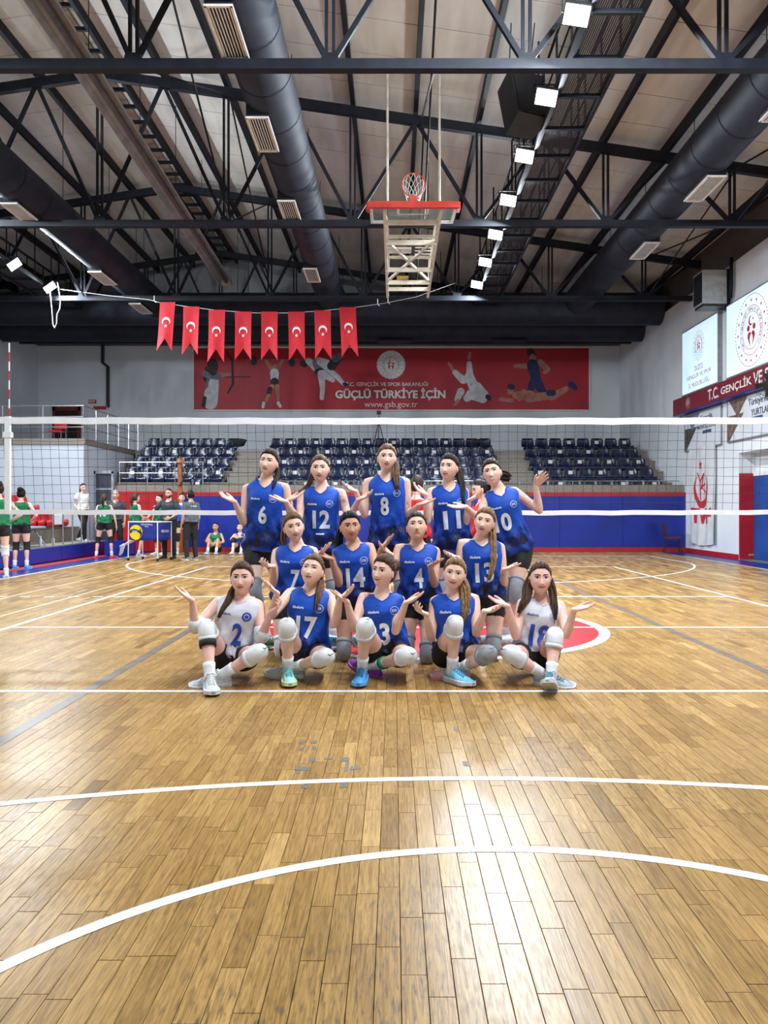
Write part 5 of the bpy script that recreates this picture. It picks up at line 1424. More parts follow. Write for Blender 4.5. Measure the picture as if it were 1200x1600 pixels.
class Torso:
    def __init__(s, J, sc=1.0, wide=1.0):
        s.p = J['pel']; s.L = (J['nb'] - J['pel']).length; s.az = (J['nb'] - J['pel']).normalized()
        ax = J['shL'] - J['shR']; s.ax = (ax - s.az * ax.dot(s.az)).normalized(); s.fw = s.ax.cross(s.az).normalized()
        s.sc = sc; s.k = sc * wide; s.ph = (s.p.x * 7.3) % 6.28
    def pt(s, x, y, t): return s.p + s.az * t * s.L + s.ax * x + s.fw * y
    def wr(s, a, t):                       # folds of the shirt
        low = max(0, .62 - t) / .62
        return s.sc * (low * (.015 * math.sin(5 * a + 9 * t + s.ph) + .011 * math.sin(9 * a - 14 * t + 2 * s.ph)) + .004 * math.sin(4 * a + 16 * t + s.ph) + .010 * low * low * math.sin(30 * t + 2 * math.sin(2 * a + s.ph)) * (t < .25))
    def jersey(s, tb=0.0, vneck=.115, n=72, m=40):
        vs = []; fs = []
        for k in range(n):
            a = TAU * k / n; ca, sa = math.cos(a), math.sin(a)
            front = max(0, sa) ** 6
            xx = abs(ca)
            tt = .968 - (vneck * max(0, 1 - xx / .52) if sa > 0 else .018 * max(0, 1 - xx / .6))
            for j in range(m + 1):
                t = lerp(tb + .012 * math.sin(3 * a + s.ph), tt, j / m); w2, d2 = jint(t)
                w_ = s.wr(a, t)
                q = .86
                x = (w2 * s.k + w_) * math.copysign(abs(ca) ** q, ca); y = (d2 * s.k + w_) * math.copysign(abs(sa) ** q, sa) + np.interp(t, [.0, .4, .7, .9], [-.010, .004, .012, -.008]) * s.sc
                vs.append(s.pt(x, y, t))
        for k in range(n):
            k2 = (k + 1) % n
            for j in range(m): fs.append((k * (m + 1) + j, k2 * (m + 1) + j, k2 * (m + 1) + j + 1, k * (m + 1) + j + 1))
        return vs, fs
    def front(s, x, t, off=.004, back=False):
        w2, d2 = jint(t); q = .86
        c = min(.98, abs(x) / (w2 * s.k)) ** (1 / q); a = math.acos(math.copysign(c, x)); sa = math.sqrt(max(0, 1 - c * c))
        if back: a = -a
        y = (d2 * s.k + s.wr(a, t)) * sa ** q + off
        y = -y if back else y
        return s.pt(x, y + np.interp(t, [.0, .4, .7, .9], [-.010, .004, .012, -.008]) * s.sc, t)

def dense2d(v, f, mx):
    bm = bmesh.new(); bv = [bm.verts.new((x, y, 0)) for x, y in v]
    for q in f:
        try: bm.faces.new([bv[i] for i in q])
        except ValueError: pass
    bmesh.ops.triangulate(bm, faces=bm.faces[:])
    for _ in range(3):
        es = [e for e in bm.edges if e.calc_length() > mx]
        if not es: break
        bmesh.ops.subdivide_edges(bm, edges=es, cuts=1); bmesh.ops.triangulate(bm, faces=[g for g in bm.faces if len(g.verts) > 3])
    bm.verts.index_update()
    out = ([(p.co.x, p.co.y) for p in bm.verts], [tuple(p.index for p in g.verts) for g in bm.faces]); bm.free()
    return out
DT = {}
def print_on(T, s, cx, ct, height, m, parent, name, width=None, bold=.03, back=False, off=.005, rot=0.0):
    key = (s, bold)
    if key not in DT:
        v, f, tw, th = text2d(s, bold); DT[key] = dense2d(v, f, th * .13) + (tw, th)
    v, f, tw, th = DT[key]
    sy = height / th; sx = width / tw if width else sy
    pts = []
    for x, y in v:
        x, y = x * sx, y * sy
        if rot: x, y = x * math.cos(rot) - y * math.sin(rot), x * math.sin(rot) + y * math.cos(rot)
        pts.append(T.front((cx + x) * (-1 if back else 1), ct + y / T.L, off, back))
    return arr_obj(name, [(pts, f)], [m], parent)
def ring_on(T, cx, ct, r0, r1, m, parent, name, off=.005):
    vs = []; fs = []; n = 24
    for k in range(n):
        a = TAU * k / n
        for r in (r0, (r0 + r1) / 2, r1): vs.append(T.front(cx + r * math.cos(a), ct + r * math.sin(a) / T.L, off))
    for k in range(n):
        k2 = (k + 1) % n
        for j in range(2): fs.append((k * 3 + j, k * 3 + j + 1, k2 * 3 + j + 1, k2 * 3 + j))
    return arr_obj(name, [(vs, fs)], [m], parent)

def catmull(pts, n):
    pts = [Vector(p) for p in pts]; P3 = [pts[0] * 2 - pts[1]] + pts + [pts[-1] * 2 - pts[-2]]; out = []
    S = len(pts) - 1
    for i in range(n + 1):
        u = i / n * S; k = min(int(u), S - 1); t = u - k; a, b, c, d = P3[k:k + 4]
        out.append(.5 * ((2 * b) + (c - a) * t + (2 * a - 5 * b + 4 * c - d) * t * t + (3 * b - a - 3 * c + d) * t ** 3))
    return out
def lock(path, r0, r1, n, seed, seg=12, thick=.009):
    """a bundle of tapering strands along a path"""
    rg = random.Random(seed); P3 = catmull(path, seg); out = []
    for k in range(n):
        a = rg.uniform(0, TAU); rr = math.sqrt(rg.random()); ph = rg.uniform(0, 6); ln = rg.uniform(.82, 1.0) if k else 1.0
        pts = []; rs = []
        for i, p in enumerate(P3):
            t = i / seg
            if t > ln: break
            R = lerp(r0, r1, t) * (1 + .55 * math.sin(math.pi * min(1, t * 1.15)))
            d, s_, u_ = frame_of(P3[min(i + 1, seg)] - P3[max(i - 1, 0)] + Vector((0, 0, 1e-4)), Vector((0, 1, 0)))
            aa = a + .5 * math.sin(2.5 * t + ph)
            pts.append(p + s_ * math.cos(aa) * R * rr + u_ * math.sin(aa) * R * rr * .8)
            rs.append(thick * (1 - .75 * t ** 2) * (.6 + .4 * min(1, t * 6)))
        if len(pts) > 2: m = MB().tube(pts, rs, 5); out.append((np.array(m.v, 'f'), m.f))
    return out

def head_rot(yaw, pitch, roll):
    return Matrix.Rotation(math.radians(yaw), 3, 'Z') @ Matrix.Rotation(math.radians(roll), 3, 'Y') @ Matrix.Rotation(-math.radians(pitch), 3, 'X') @ Matrix.Rotation(math.pi, 3, 'Z')

def tube_along(path, rads, n=18):
    m = MB().tube(path, rads, n); return np.array(m.v, 'f'), m.f

CAMP = Vector((CX, CY, CZ))
SWOOSH = [(-.5, .10), (-.38, -.12), (-.22, -.16), (.05, -.05), (.5, .18), (.0, .03), (-.22, -.02), (-.32, .0), (-.36, .12)]

def person(J, S):
    """J: joints in world space; S: look. Returns the root Empty."""
    hi = S.get('hi', True); sc = S.get('sc', 1.0)
    base = Vector((J['pel'].x, J['pel'].y, S.get('base', 0.0)))
    root = thing('person', base, S['label'], 'person', S.get('group'))
    T = Torso(J, sc, S.get('wide', 1.0))
    sk = SKIN[S.get('skin', 'fair')]
    vox = .011 if hi else .02
    # ---- body: torso, neck, arms, legs fused to one skin
    parts = [loft([(T.pt(0, yo * sc, t), T.ax, T.fw, w2 * T.k, d2 * T.k) for t, w2, d2, yo in BODY], 26)]
    R = head_rot(*S.get('head', (0, 0, 0)))
    hs = S.get('hs', 1.07) * sc
    hc = J['hd']
    parts.append(limb([T.pt(0, -.012 * sc, .93), T.pt(0, -.008 * sc, 1.02), hc + R @ Vector((0, -.018, -.06)) * hs, hc + R @ Vector((0, -.01, -.02)) * hs], [.054 * sc, .05 * sc, .05 * sc, .05 * sc]))
    am = S.get('arm', .93) * sc; lm = S.get('legw', 1.0) * sc
    for s in 'RL':
        sh, el, wr = J['sh' + s], J['el' + s], J['wr' + s]
        parts.append(limb([T.pt((.07 if s == 'L' else -.07) * sc, -.01, .90), sh, sh.lerp(el, .35), el], [.042 * am, .047 * am, .045 * am, .036 * am]))
        parts.append(limb([el, el.lerp(wr, .3), wr], [.037 * am, .039 * am, .0255 * am]))
        hp, kn, an = J['hip' + s], J['kn' + s], J['an' + s]
        parts.append(limb([hp, hp.lerp(kn, .35), hp.lerp(kn, .8), kn], [.090 * lm, .083 * lm, .058 * lm, .046 * lm]))
        bk = (T.fw * -1 if abs((kn - an).normalized().dot(T.fw)) < .6 else Z_ * 0)
        parts.append(limb([kn, kn.lerp(an, .32) + bk * .012, kn.lerp(an, .65), an], [.046 * lm, .051 * lm, .040 * lm, .034 * lm]))
    pieces = [fuse(parts, vox, 5)]
    V, D, hf = HEAD[hi]
    pieces.append((xf(V * hs, R, hc), hf))
    for v, f in EARS: pieces.append((xf(v * hs, R, hc), f))
    for s in 'RL':
        wr, tip = J['wr' + s], J['tip' + s]
        fdir = (tip - wr).normalized(); nrm = J.get('palm' + s, Vector((0, -.3, 1)))
        nrm = (nrm - fdir * nrm.dot(fdir)).normalized()
        th = fdir.cross(nrm) * (1 if s == 'R' else -1)
        v, f = HANDS[S.get('hand' + s, 'soft')] if hi else HLOW
        v = v * (sc * S.get('handk', 1.0)); B = Matrix((th, fdir, nrm)).transposed()
        if B.determinant() < 0: f = [tuple(q[::-1]) for q in f]
        pieces.append((xf(v, B, wr + fdir * .008), f))
    arr_obj('body', pieces, [sk], root)
    # ---- face
    def pf(q): return (xf(q[0] * hs, R, hc), q[1])
    for s in (-1, 1):
        wt, ir, la, br = EYES[S.get('half', False)][s]
        if hi:
            e = arr_obj('eye', [pf(wt)], [M_eye], root); arr_obj('iris', [pf(ir)], [M_iris], e); arr_obj('eyelashes', [pf(la)], [M_lash], e)
        else: arr_obj('eye', [pf(ir), pf(la)], [M_lash], root)
        arr_obj('eyebrow', [pf(br)], [HAIR[S.get('brow', S.get('hair', 'brown'))]], root)
    a, b = LIPS[S.get('mouth', 'n')]
    lp = arr_obj('lips', [pf(a)], [M_lip], root)
    if hi: arr_obj('mouth', [pf(b)], [M_teeth if S.get('mouth') == 'o' else M_mouth], lp)
    # ---- hair: cap plus locks
    V, D, hf = HEAD[hi]
    line = S.get('hairline', .60)
    thr = np.interp(D[:, 1], [-.45, -.15, .02, .22, .45, .72, 1], [-.72, -.42, .06, .26, .42, line - .03, line])
    keep = D[:, 2] > thr
    edge = np.clip((D[:, 2] - thr) * 5, 0.05, 1)[:, None]
    rg = np.sin(D[:, 0] * 41 + 3 * D[:, 2]) * .0012
    Vh = V + D * (S.get('hairt', .011) * edge + rg[:, None])
    fk = [q for q in hf if all(keep[i] for i in q)]
    hm = HAIR[S.get('hair', 'brown')]
    hp_ = [(xf(Vh * hs, R, hc), fk)]
    for i, (path, r0, r1, n) in enumerate(S.get('locks', ())):
        hp_ += lock([hc + R @ (Vector(p[1:]) * hs) if p[0] == 'h' else Vector(p[1:]) for p in path], r0, r1, n if hi else max(4, n // 3), i + int(abs(hc.x) * 100), thick=S.get('lockt', .009) if hi else .016)
    if hi:
        rs_ = random.Random(int(abs(hc.x) * 1000)); tie = Vector(S.get('tie', (0, -.86, .30))).normalized()
        for k in range(70):
            a = rs_.uniform(-1, 1) * 2.35
            st = None
            for el_ in np.linspace(1.5, -.3, 37):        # walk down a meridian to the hairline
                dv = Vector((math.sin(a) * math.cos(el_), math.cos(a) * math.cos(el_), math.sin(el_)))
                if dv.z < np.interp(dv.y, [-.45, -.15, .02, .22, .45, .72, 1], [-.72, -.42, .06, .26, .42, line - .03, line]) + .01: break
                st = dv
            if st is None or (st - tie).length < .35: continue
            pts = []
            for t in np.linspace(0, 1, 9):
                dv = st.lerp(tie, t).normalized(); lift = (.0095 + .004 * math.sin(math.pi * t)) * min(1, .25 + t * 5)
                i_ = int(np.argmax(D @ np.array(dv))); pts.append(hc + R @ ((Vector(V[i_]) + dv * lift) * hs))
            m = MB().tube(pts, [.0022, .0040, .0046, .0046, .0046, .0046, .0044, .004, .003], 4); hp_.append((np.array(m.v, 'f'), m.f))
    if S.get('beard'):
        kb = (D[:, 2] < -.30) & (D[:, 2] > -.93) & (D[:, 1] > .0) & ~((np.abs(V[:, 0]) < .022) & (np.abs(V[:, 2] + .056) < .011)) & ~((D[:, 2] > -.42) & (np.abs(V[:, 0]) < .05))
        hp_.append((xf((V + D * .004) * hs, R, hc), [q for q in hf if all(kb[i] for i in q)]))
    for bx in S.get('bun', ()):
        m = MB(); m.sphere((0, 0, 0), 1, 18, 14); v = np.array(m.v); v = v * (1 + .10 * np.sin(v[:, :1] * 9 + 4 * v[:, 2:]) * np.cos(v[:, 1:2] * 8))
        hp_.append((xf((v * bx[3] + np.array(bx[:3])) * hs, R, hc), m.f))
    arr_obj('hair', hp_, [hm], root)
    # ---- clothes
    top = S.get('top', 'blue'); jm = {'blue': JB, 'white': JW, 'green': JG, 'red': JR}.get(top) or mat(*S['topmat'])
    jt = S.get('hem', .0)
    v, f = T.jersey(jt, S.get('vneck', .115), 72 if hi else 36, 40 if hi else 18)
    j = arr_obj('jersey' if not S.get('sleeve') else 'shirt', [(v, f)], [jm], root)
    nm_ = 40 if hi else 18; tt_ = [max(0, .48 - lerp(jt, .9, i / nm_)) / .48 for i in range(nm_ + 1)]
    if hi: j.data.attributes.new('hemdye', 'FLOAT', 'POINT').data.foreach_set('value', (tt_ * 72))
    if hi:
        n = 72; m_ = 40
        col = [v[k * (m_ + 1) + m_] for k in range(n)]
        m = MB().tube(col, .0042, 6, closed=True); arr_obj('collar', [(np.array(m.v, 'f'), m.f)], [S.get('collar', jm)], j)
    if S.get('sleeve'):
        for s in 'RL':
            sh, el = J['sh' + s], J['el' + s]; q = S['sleeve']
            arr_obj('sleeve', [tube_along([T.pt((.09 if s == 'L' else -.09) * sc, 0, .88), sh, sh.lerp(el, .5 * q), sh.lerp(el, q)], [.07 * sc, .068 * sc, .064 * sc, .062 * sc])], [jm], j)
    ink = S.get('ink', M_numw)
    if S.get('num'):
        back = S.get('numback', False)
        nx = S.get('nx', 0); nt2 = S.get('nt', .44)
        print_on(T, S['num'], nx, nt2, S.get('nh', .165) * sc, ink, j, 'jersey_number', bold=.035, back=back, off=.009, width=(.075 if len(S['num']) == 1 else .155) * sc)
    if hi and S.get('logo', True):
        ink2 = S.get('ink2', ink)
        print_on(T, 'diadora', -.072 * sc, .70, .020 * sc, ink2, j, 'chest_lettering', bold=.03, width=.085 * sc)
        if S.get('solid_badge'):
            ring_on(T, .088 * sc, .685, .0, .034, M_numb, j, 'club_badge'); ring_on(T, .088 * sc, .685, .016, .019, M_numw, j, 'club_badge', .007)
        else:
            ring_on(T, .085 * sc, .70, .028, .031, ink2, j, 'club_badge'); print_on(T, 'KVA', .085 * sc, .70, .022, ink2, j, 'club_badge', bold=.01, width=.034)
        if S.get('bar'): print_on(T, '▬' if False else 'I', 0, .235, .014, ink, j, 'number_bar', width=.075, bold=.1)
        pm = M_navyink if top == 'blue' else M_lavink
        for (wd, x, t, hh, ww, rr) in (('KVA', .045, .15, .10, .19, .16), ('VA', -.10, .09, .06, .08, -.2)):
            if t > jt + .05: print_on(T, wd, x * sc, t, hh, pm, j, 'hem_print', width=ww, bold=.04, rot=rr, off=.0045)
    if S.get('backword'): print_on(T, S['backword'], 0, .78, .03, M_numw, j, 'back_lettering', back=True, bold=.03, width=.17)
    low = S.get('low', 'shorts')
    if low == 'trousers':
        ps = [loft([(T.pt(0, yo * sc, t), T.ax, T.fw, w2 * T.k * 1.06, d2 * T.k * 1.1) for t, w2, d2, yo in BODY[:5]], 20)]
        for s in 'RL':
            hp, kn, an = J['hip' + s], J['kn' + s], J['an' + s]
            ps.append(limb([hp, hp.lerp(kn, .5), kn, kn.lerp(an, .5), kn.lerp(an, .97)], [.102 * sc, .095 * sc, .075 * sc, .067 * sc, .058 * sc]))
        arr_obj('trousers', [fuse(ps, .02, 3)], [M_short], root)
    else:
        ps = [loft([(T.pt(0, yo * sc, t), T.ax, T.fw, w2 * T.k * 1.05 + .006, d2 * T.k * 1.07 + .006) for t, w2, d2, yo in BODY[:5]], 22)]
        q = S.get('shortlen', .36)
        for s in 'RL':
            hp, kn = J['hip' + s], J['kn' + s]; e = hp.lerp(kn, q)
            dd = (kn - hp).normalized()
            ps.append(limb([hp, hp.lerp(kn, q * .6), e - dd * .03], [.100 * lm, .0975 * lm, .093 * lm]))
        arr_obj('shorts', [fuse(ps, .013 if hi else .022, 3)], [M_short], root)
    # ---- legs: knee pads, socks, shoes
    for s in 'RL':
        hp, kn, an, toe = J['hip' + s], J['kn' + s], J['an' + s], J['toe' + s]
        kp = S.get('kp' + s, S.get('kp'))
        if kp:
            a = kn + (hp - kn).normalized() * .105 * sc; b = kn + (an - kn).normalized() * .095 * sc
            bend = ((kn - a).normalized() + (kn - b).normalized())
            out = bend.normalized() if bend.length > .25 else T.fw
            ct = kn * 2 - (a + b) / 2 if bend.length > .05 else kn
            path = [a.lerp(ct, t) * (1 - t) + ct.lerp(b, t) * t for t in np.linspace(0, 1, 9)]
            path = [p + out * .009 * math.sin(math.pi * i / 8) for i, p in enumerate(path)]
            rr = [.064, .063, .062, .061, .060, .059, .059, .058, .058]
            k_ = arr_obj('knee_pad', [tube_along(path, [r * lm * (1.0 if hi else 1.12) for r in rr], 22)], [{'w': M_kp, 'g': M_kpg, 'k': M_kpk}[kp]], root)
            if hi:
                for p, r, q in ((path[0], rr[0], path[1]), (path[-1], rr[-1], path[-2])):
                    arr_obj('knee_pad_band', [tube_along([p.lerp(q, .0), p.lerp(q, .7)], [r * lm + .004, r * lm + .004], 22)], [M_kp if kp == 'w' else M_kpg], k_)
                if S.get('swoosh', True):
                    i = 4
                    c = path[i]; tc = (CAMP - c).normalized()
                    ax_ = (path[i + 1] - path[i - 1]).normalized(); tc = (tc - ax_ * tc.dot(ax_)).normalized()
                    ez_ = tc; ey_ = (Z_ - ez_ * Z_.dot(ez_)).normalized(); ex_ = ey_.cross(ez_).normalized()
                    arr_obj('logo', [([c + ez_ * (rr[i] * lm * math.cos(x * .05 / (rr[i] * lm)) + .013) + ex_ * x * .055 + ey_ * y * .055 for x, y in SWOOSH], [(0, 1, 8), (1, 2, 7, 8), (2, 3, 6, 7), (3, 4, 5, 6)])], [M_black], k_)
                if S.get('kpband', '') == s:
                    c = kn + (an - kn).normalized() * .10; arr_obj('black_band', [tube_along([c, c + (an - kn).normalized() * .045], [.062 * lm, .060 * lm], 20)], [M_kpk], k_)
        ep = S.get('ep', '')
        sk_ = S.get('sock' + s, S.get('sock', 'w'))
        up = (kn - an).normalized()
        if low != 'trousers' and sk_:
            q = S.get('sockh', .10) * sc
            arr_obj('sock', [tube_along([an - up * .03, an + up * .02, an + up * q * .7, an + up * q], [.040 * lm, .039 * lm, .041 * lm, .044 * lm])], [M_sockg if sk_ == 'g' else M_sock], root)
            if S.get('tape', '') == s: arr_obj('green_tape', [tube_along([an + up * q, an + up * (q + .045)], [.0455 * lm, .049 * lm])], [mat('green_tape', (22, 140, 96), .7, col2=(18, 124, 84))], root)
        sm = SHOES[S.get('shoe' + s, S.get('shoe', 'white'))]
        d = (toe - an); un = J.get('up' + s, Z_)
        d = (d - un * d.dot(un)).normalized() if S.get('flat' + s, True) else d.normalized()
        un = (un - d * un.dot(d)).normalized(); x_ = d.cross(un)
        B = Matrix((x_, d, un)).transposed(); ks = 1.13 * sc; o_ = an - un * .085 * sc + d * .012
        u_ = arr_obj('shoe', [(xf(SHOE[0][0] * ks, B, o_), SHOE[0][1])], [sm[0]], root)
        arr_obj('sole', [(xf(SHOE[1][0] * ks, B, o_), SHOE[1][1])], [sm[1]], u_, False)
        if hi: arr_obj('laces', [(xf(SHOE[2][0] * ks, B, o_), SHOE[2][1])], [sm[2]], u_)
    for s in S.get('ep', ''):
        sh, el, wr = J['sh' + s], J['el' + s], J['wr' + s]
        a = el.lerp(sh, .32); b = el.lerp(wr, .30)
        ct = el * 2 - (a + b) / 2; path = [a.lerp(ct, t) * (1 - t) + ct.lerp(b, t) * t for t in np.linspace(0, 1, 7)]
        arr_obj('elbow_sleeve', [tube_along(path, [.050 * am] * 3 + [.049 * am] * 2 + [.046 * am] * 2, 18)], [M_kp], root)
    return root

# ------------------------------------------------------------------ joints from the picture: pixel positions plus limb lengths
def solve(px, py, cons, dpref, wgt=.02, rngd=.7):
    best = None
    for d in np.linspace(dpref - rngd, dpref + rngd, 141):
        p = P(px, py, d); c = sum(((p - q).length - L) ** 2 for q, L in cons) + wgt * (d - dpref) ** 2
        if best is None or c < best[0]: best = (c, p, d)
    return best[1], best[2]

def player(q, S):
    """q: pixel joints. R is the side on the left of the picture (the player faces us)."""
    d = q['d']; sc = S.get('sc', 1.0); J = {}
    J['pel'] = P(*q['pel'], d + q.get('dp', 0))
    J['nb'] = P(*q['nb'], d + q.get('dn', 0)); J['nb'] += (J['nb'] - J['pel']).normalized() * .028
    J['hd'] = P(*q['hd'], d + q.get('dh', q.get('dn', 0) - .03)) - Z_ * .006
    dsh = q.get('dsh', (0, 0))
    for i, s in enumerate('RL'):
        sgn = -1 if s == 'R' else 1
        J['sh' + s] = P(*q['sh'][i], d + q.get('dn', 0) + .01 + dsh[i])
    mid = (J['shL'] + J['shR']) / 2
    for s in 'RL': J['sh' + s] = J['sh' + s].lerp(mid, .07) - Z_ * .008
    ax = (J['shL'] - J['shR']).normalized()
    az = (J['nb'] - J['pel']).normalized()
    hx = (X_ * (J['shL'].x - J['shR'].x) + Y_ * (J['shL'].y - J['shR'].y)).normalized()
    for i, s in enumerate('RL'):
        sgn = -1 if s == 'R' else 1
        sh = J['sh' + s]; dsd = sh.y - CY
        el, de = solve(*q['el'][i], [(sh, .285 * sc)], dsd + q.get('de', (-.08, -.08))[i])
        wr, dw = solve(*q['wr'][i], [(el, .245 * sc)], de + q.get('dw', (-.10, -.10))[i])
        tip, dt = solve(*q['tip'][i], [(wr, .175 * sc)], dw + q.get('dt', (-.04, -.04))[i])
        J['el' + s], J['wr' + s], J['tip' + s] = el, wr, tip
        if q.get('palm'): J['palm' + s] = Vector(q['palm'][i])
        J['hip' + s] = J['pel'] + hx * sgn * .088 * sc - az * .01
        a = q['an'][i]; t = q['toe'][i]
        J['an' + s] = Pz(a[0], a[1], a[2]) if len(a) == 3 else P(a[0], a[1], a[3])
        J['toe' + s] = Pz(t[0], t[1], t[2]) if len(t) == 3 else P(t[0], t[1], t[3])
        if q.get('up'): J['up' + s] = Vector(q['up'][i])
        k = q['kn'][i]
        if len(k) == 3: J['kn' + s] = P(k[0], k[1], k[2])
        else: J['kn' + s] = solve(k[0], k[1], [(J['hip' + s], .42 * sc), (J['an' + s], .40 * sc)], d - .3, .02, .6)[0]
    return person(J, S)

UPT = [(0, 0, 1), (0, 0, 1)]
PLN = [(0, -.3, 1), (0, -.3, 1)]
# ---------------- front row, sitting on the floor
player(dict(d=5.95, pel=(362, 1027), nb=(376, 934), hd=(378, 903), dn=.02, sh=((338, 940), (405, 943)), el=((305, 981), (408, 998)), wr=((300, 938), (423, 957)), tip=((271, 918), (449, 937)),
            kn=((323, 981), (404, 1020)), an=((328, 1058, .09), (347, 1054, .085)), toe=((332, 1083, .02), (292, 1062, .06)), up=((0, 0, 1), (0, -.35, 1)), de=(-.1, -.14), dw=(-.05, -.12)),
       dict(label='girl in white jersey number 2 sitting cross-legged at the left end of the front row', skin='pink', hair='brown', top='white', num='2', nx=.035, nt=.40, ink=M_numb, ink2=M_numb, solid_badge=True, kp='w', kpband='R', kpup='R', shoe='white', head=(2, 4, 0), mouth='n', ep='RL', handR='flat', handL='curl', hem=.09,
            locks=[([('h', .055, -.06, -.05), ('h', .075, -.02, -.10), ('h', .085, .05, -.15), ('h', .125, .08, -.22), ('h', .155, .07, -.29)], .020, .010, 22)]))
player(dict(d=6.0, pel=(477, 1023), nb=(486, 922), hd=(488, 891), dn=.03, sh=((451, 925), (517, 927)), el=((424, 962), (524, 975)), wr=((433, 927), (531, 935)), tip=((409, 907), (556, 919)),
            kn=((448, 978), (509, 1027)), an=((450, 1046, .09), (462, 1042, .085)), toe=((452, 1068, .02), (402, 1046, .06)), up=((0, 0, 1), (0, -.35, 1)), de=(-.05, -.05), dw=(-.12, -.1)),
       dict(label='girl in blue jersey number 17 with mint shoe sitting in the front row', skin='fair', hair='light', top='blue', num='17', nt=.42, kp='w', kpup='R', shoeR='mint', shoeL='palemint', head=(-10, 16, 6), mouth='n', half=True, handR='open', handL='soft', hem=.08,
            locks=[([('h', -.05, -.06, -.03), ('h', -.075, -.02, -.08), ('h', -.085, .02, -.15), ('h', -.09, .045, -.22), ('h', -.088, .05, -.30)], .018, .010, 20)]))
player(dict(d=5.98, pel=(604, 1021), nb=(597, 930), hd=(599, 892), dn=.02, sh=((566, 931), (627, 936)), el=((553, 982), (618, 986)), wr=((542, 940), (634, 942)), tip=((516, 924), (663, 929)),
            kn=((570, 978), (638, 1025)), an=((566, 1046, .09), (584, 1040, .085)), toe=((561, 1069, .02), (537, 1037, .06)), up=((0, 0, 1), (0, -.35, 1)), de=(-.12, -.12), dw=(-.1, -.12)),
       dict(label='girl in blue jersey number 3 with bright blue and purple shoes in the front row', skin='fair', hair='brown', top='blue', num='3', nx=.0, nt=.34, kp='w', kpup='R', shoeR='blue', shoeL='purple', tape='L', head=(-30, 5, 6), mouth='s', handR='flat', handL='open', hem=.08, bun=[(-.02, -.105, .05, .046)]))
player(dict(d=5.98, pel=(712, 1022), nb=(708, 930), hd=(710, 896), dn=.02, sh=((677, 938), (744, 934)), el=((674, 997), (744, 989)), wr=((666, 960), (757, 955)), tip=((642, 949), (784, 953)),
            kn=((711, 974), (764, 1022)), an=((706, 1047, .09), (722, 1043, .085)), toe=((728, 1068, .02), (657, 1049, .06)), up=((0, 0, 1), (0, -.35, 1)), de=(-.12, -.12), dw=(-.1, -.12)),
       dict(label='smiling girl with long dark blond ponytail and aqua shoe sitting in the front row', skin='fair', hair='blond', top='blue', kp='w', kpL='g', kpup='R', shoeR='aqua', shoeL='pink', head=(-8, 3, 8), mouth='s', handR='curl', handL='soft', hem=.08,
            locks=[([('h', -.055, -.05, -.03), ('h', -.085, -.01, -.09), ('h', -.105, .045, -.17), ('h', -.115, .08, -.26), ('h', -.105, .085, -.34)], .030, .014, 40)]))
player(dict(d=5.98, pel=(835, 1024), nb=(845, 938), hd=(844, 903), dn=.02, sh=((813, 944), (877, 945)), el=((806, 994), (885, 992)), wr=((793, 947), (897, 953)), tip=((761, 934), (931, 946)),
            kn=((798, 1022), (867, 994)), an=((848, 1053, .085), (861, 1058, .09)), toe=((903, 1062, .06), (859, 1079, .03)), up=((0, -.35, 1), (0, .3, 1)), de=(-.12, -.12), dw=(-.1, -.12)),
       dict(label='girl in white jersey number 18, long loose hair, right end of front row', skin='pink', hair='brown', brow='dark', top='white', num='18', nt=.36, ink=M_numb, ink2=M_numb, kp='w', kpup='L', shoe='silver', head=(-2, 3, 0), mouth='s', handR='flat', handL='flat', hem=.10, hairline=.64,
            locks=[([('h', .05, -.02, .03), ('h', .085, -.01, -.06), ('h', .10, .03, -.13), ('h', .14, .06, -.19), ('h', .17, .07, -.26)], .026, .016, 34), ([('h', -.05, -.02, .03), ('h', -.082, .0, -.06), ('h', -.088, .04, -.14), ('h', -.092, .075, -.22), ('h', -.085, .08, -.31)], .024, .014, 34)]))
# ---------------- middle row, kneeling
KN = lambda xa, xb: ((xa, 1016, 6.62), (xb, 1018, 6.62))
player(dict(d=6.62, pel=(458, 938), nb=(463, 854), hd=(459, 823), dn=-.02, sh=((430, 862), (492, 860)), el=((427, 912), (500, 908)), wr=((427, 885), (497, 868)), tip=((402, 883), (515, 850)),
            kn=((440, 1016, 6.52), (476, 1016, 6.52)), an=((440, 1000, 0, 6.92), (478, 1000, 0, 6.92)), toe=((440, 1004, 0, 7.08), (478, 1004, 0, 7.08)), up=((0, -1, .3), (0, -1, .3)), de=(-.05, -.1), dw=(-.22, -.12)),
       dict(label='girl in blue jersey number 7 with braided roots kneeling in the middle row', skin='fair', hair='light', top='blue', num='7', nx=.02, nt=.40, kp='w', swoosh=False, shoe='teal', head=(14, 0, -10), mouth='s', handR='curl', handL='open',
            locks=[([('h', .05, -.075, .02), ('h', .085, -.055, -.06), ('h', .088, -.03, -.14), ('h', .075, .0, -.21)], .020, .010, 24)]))
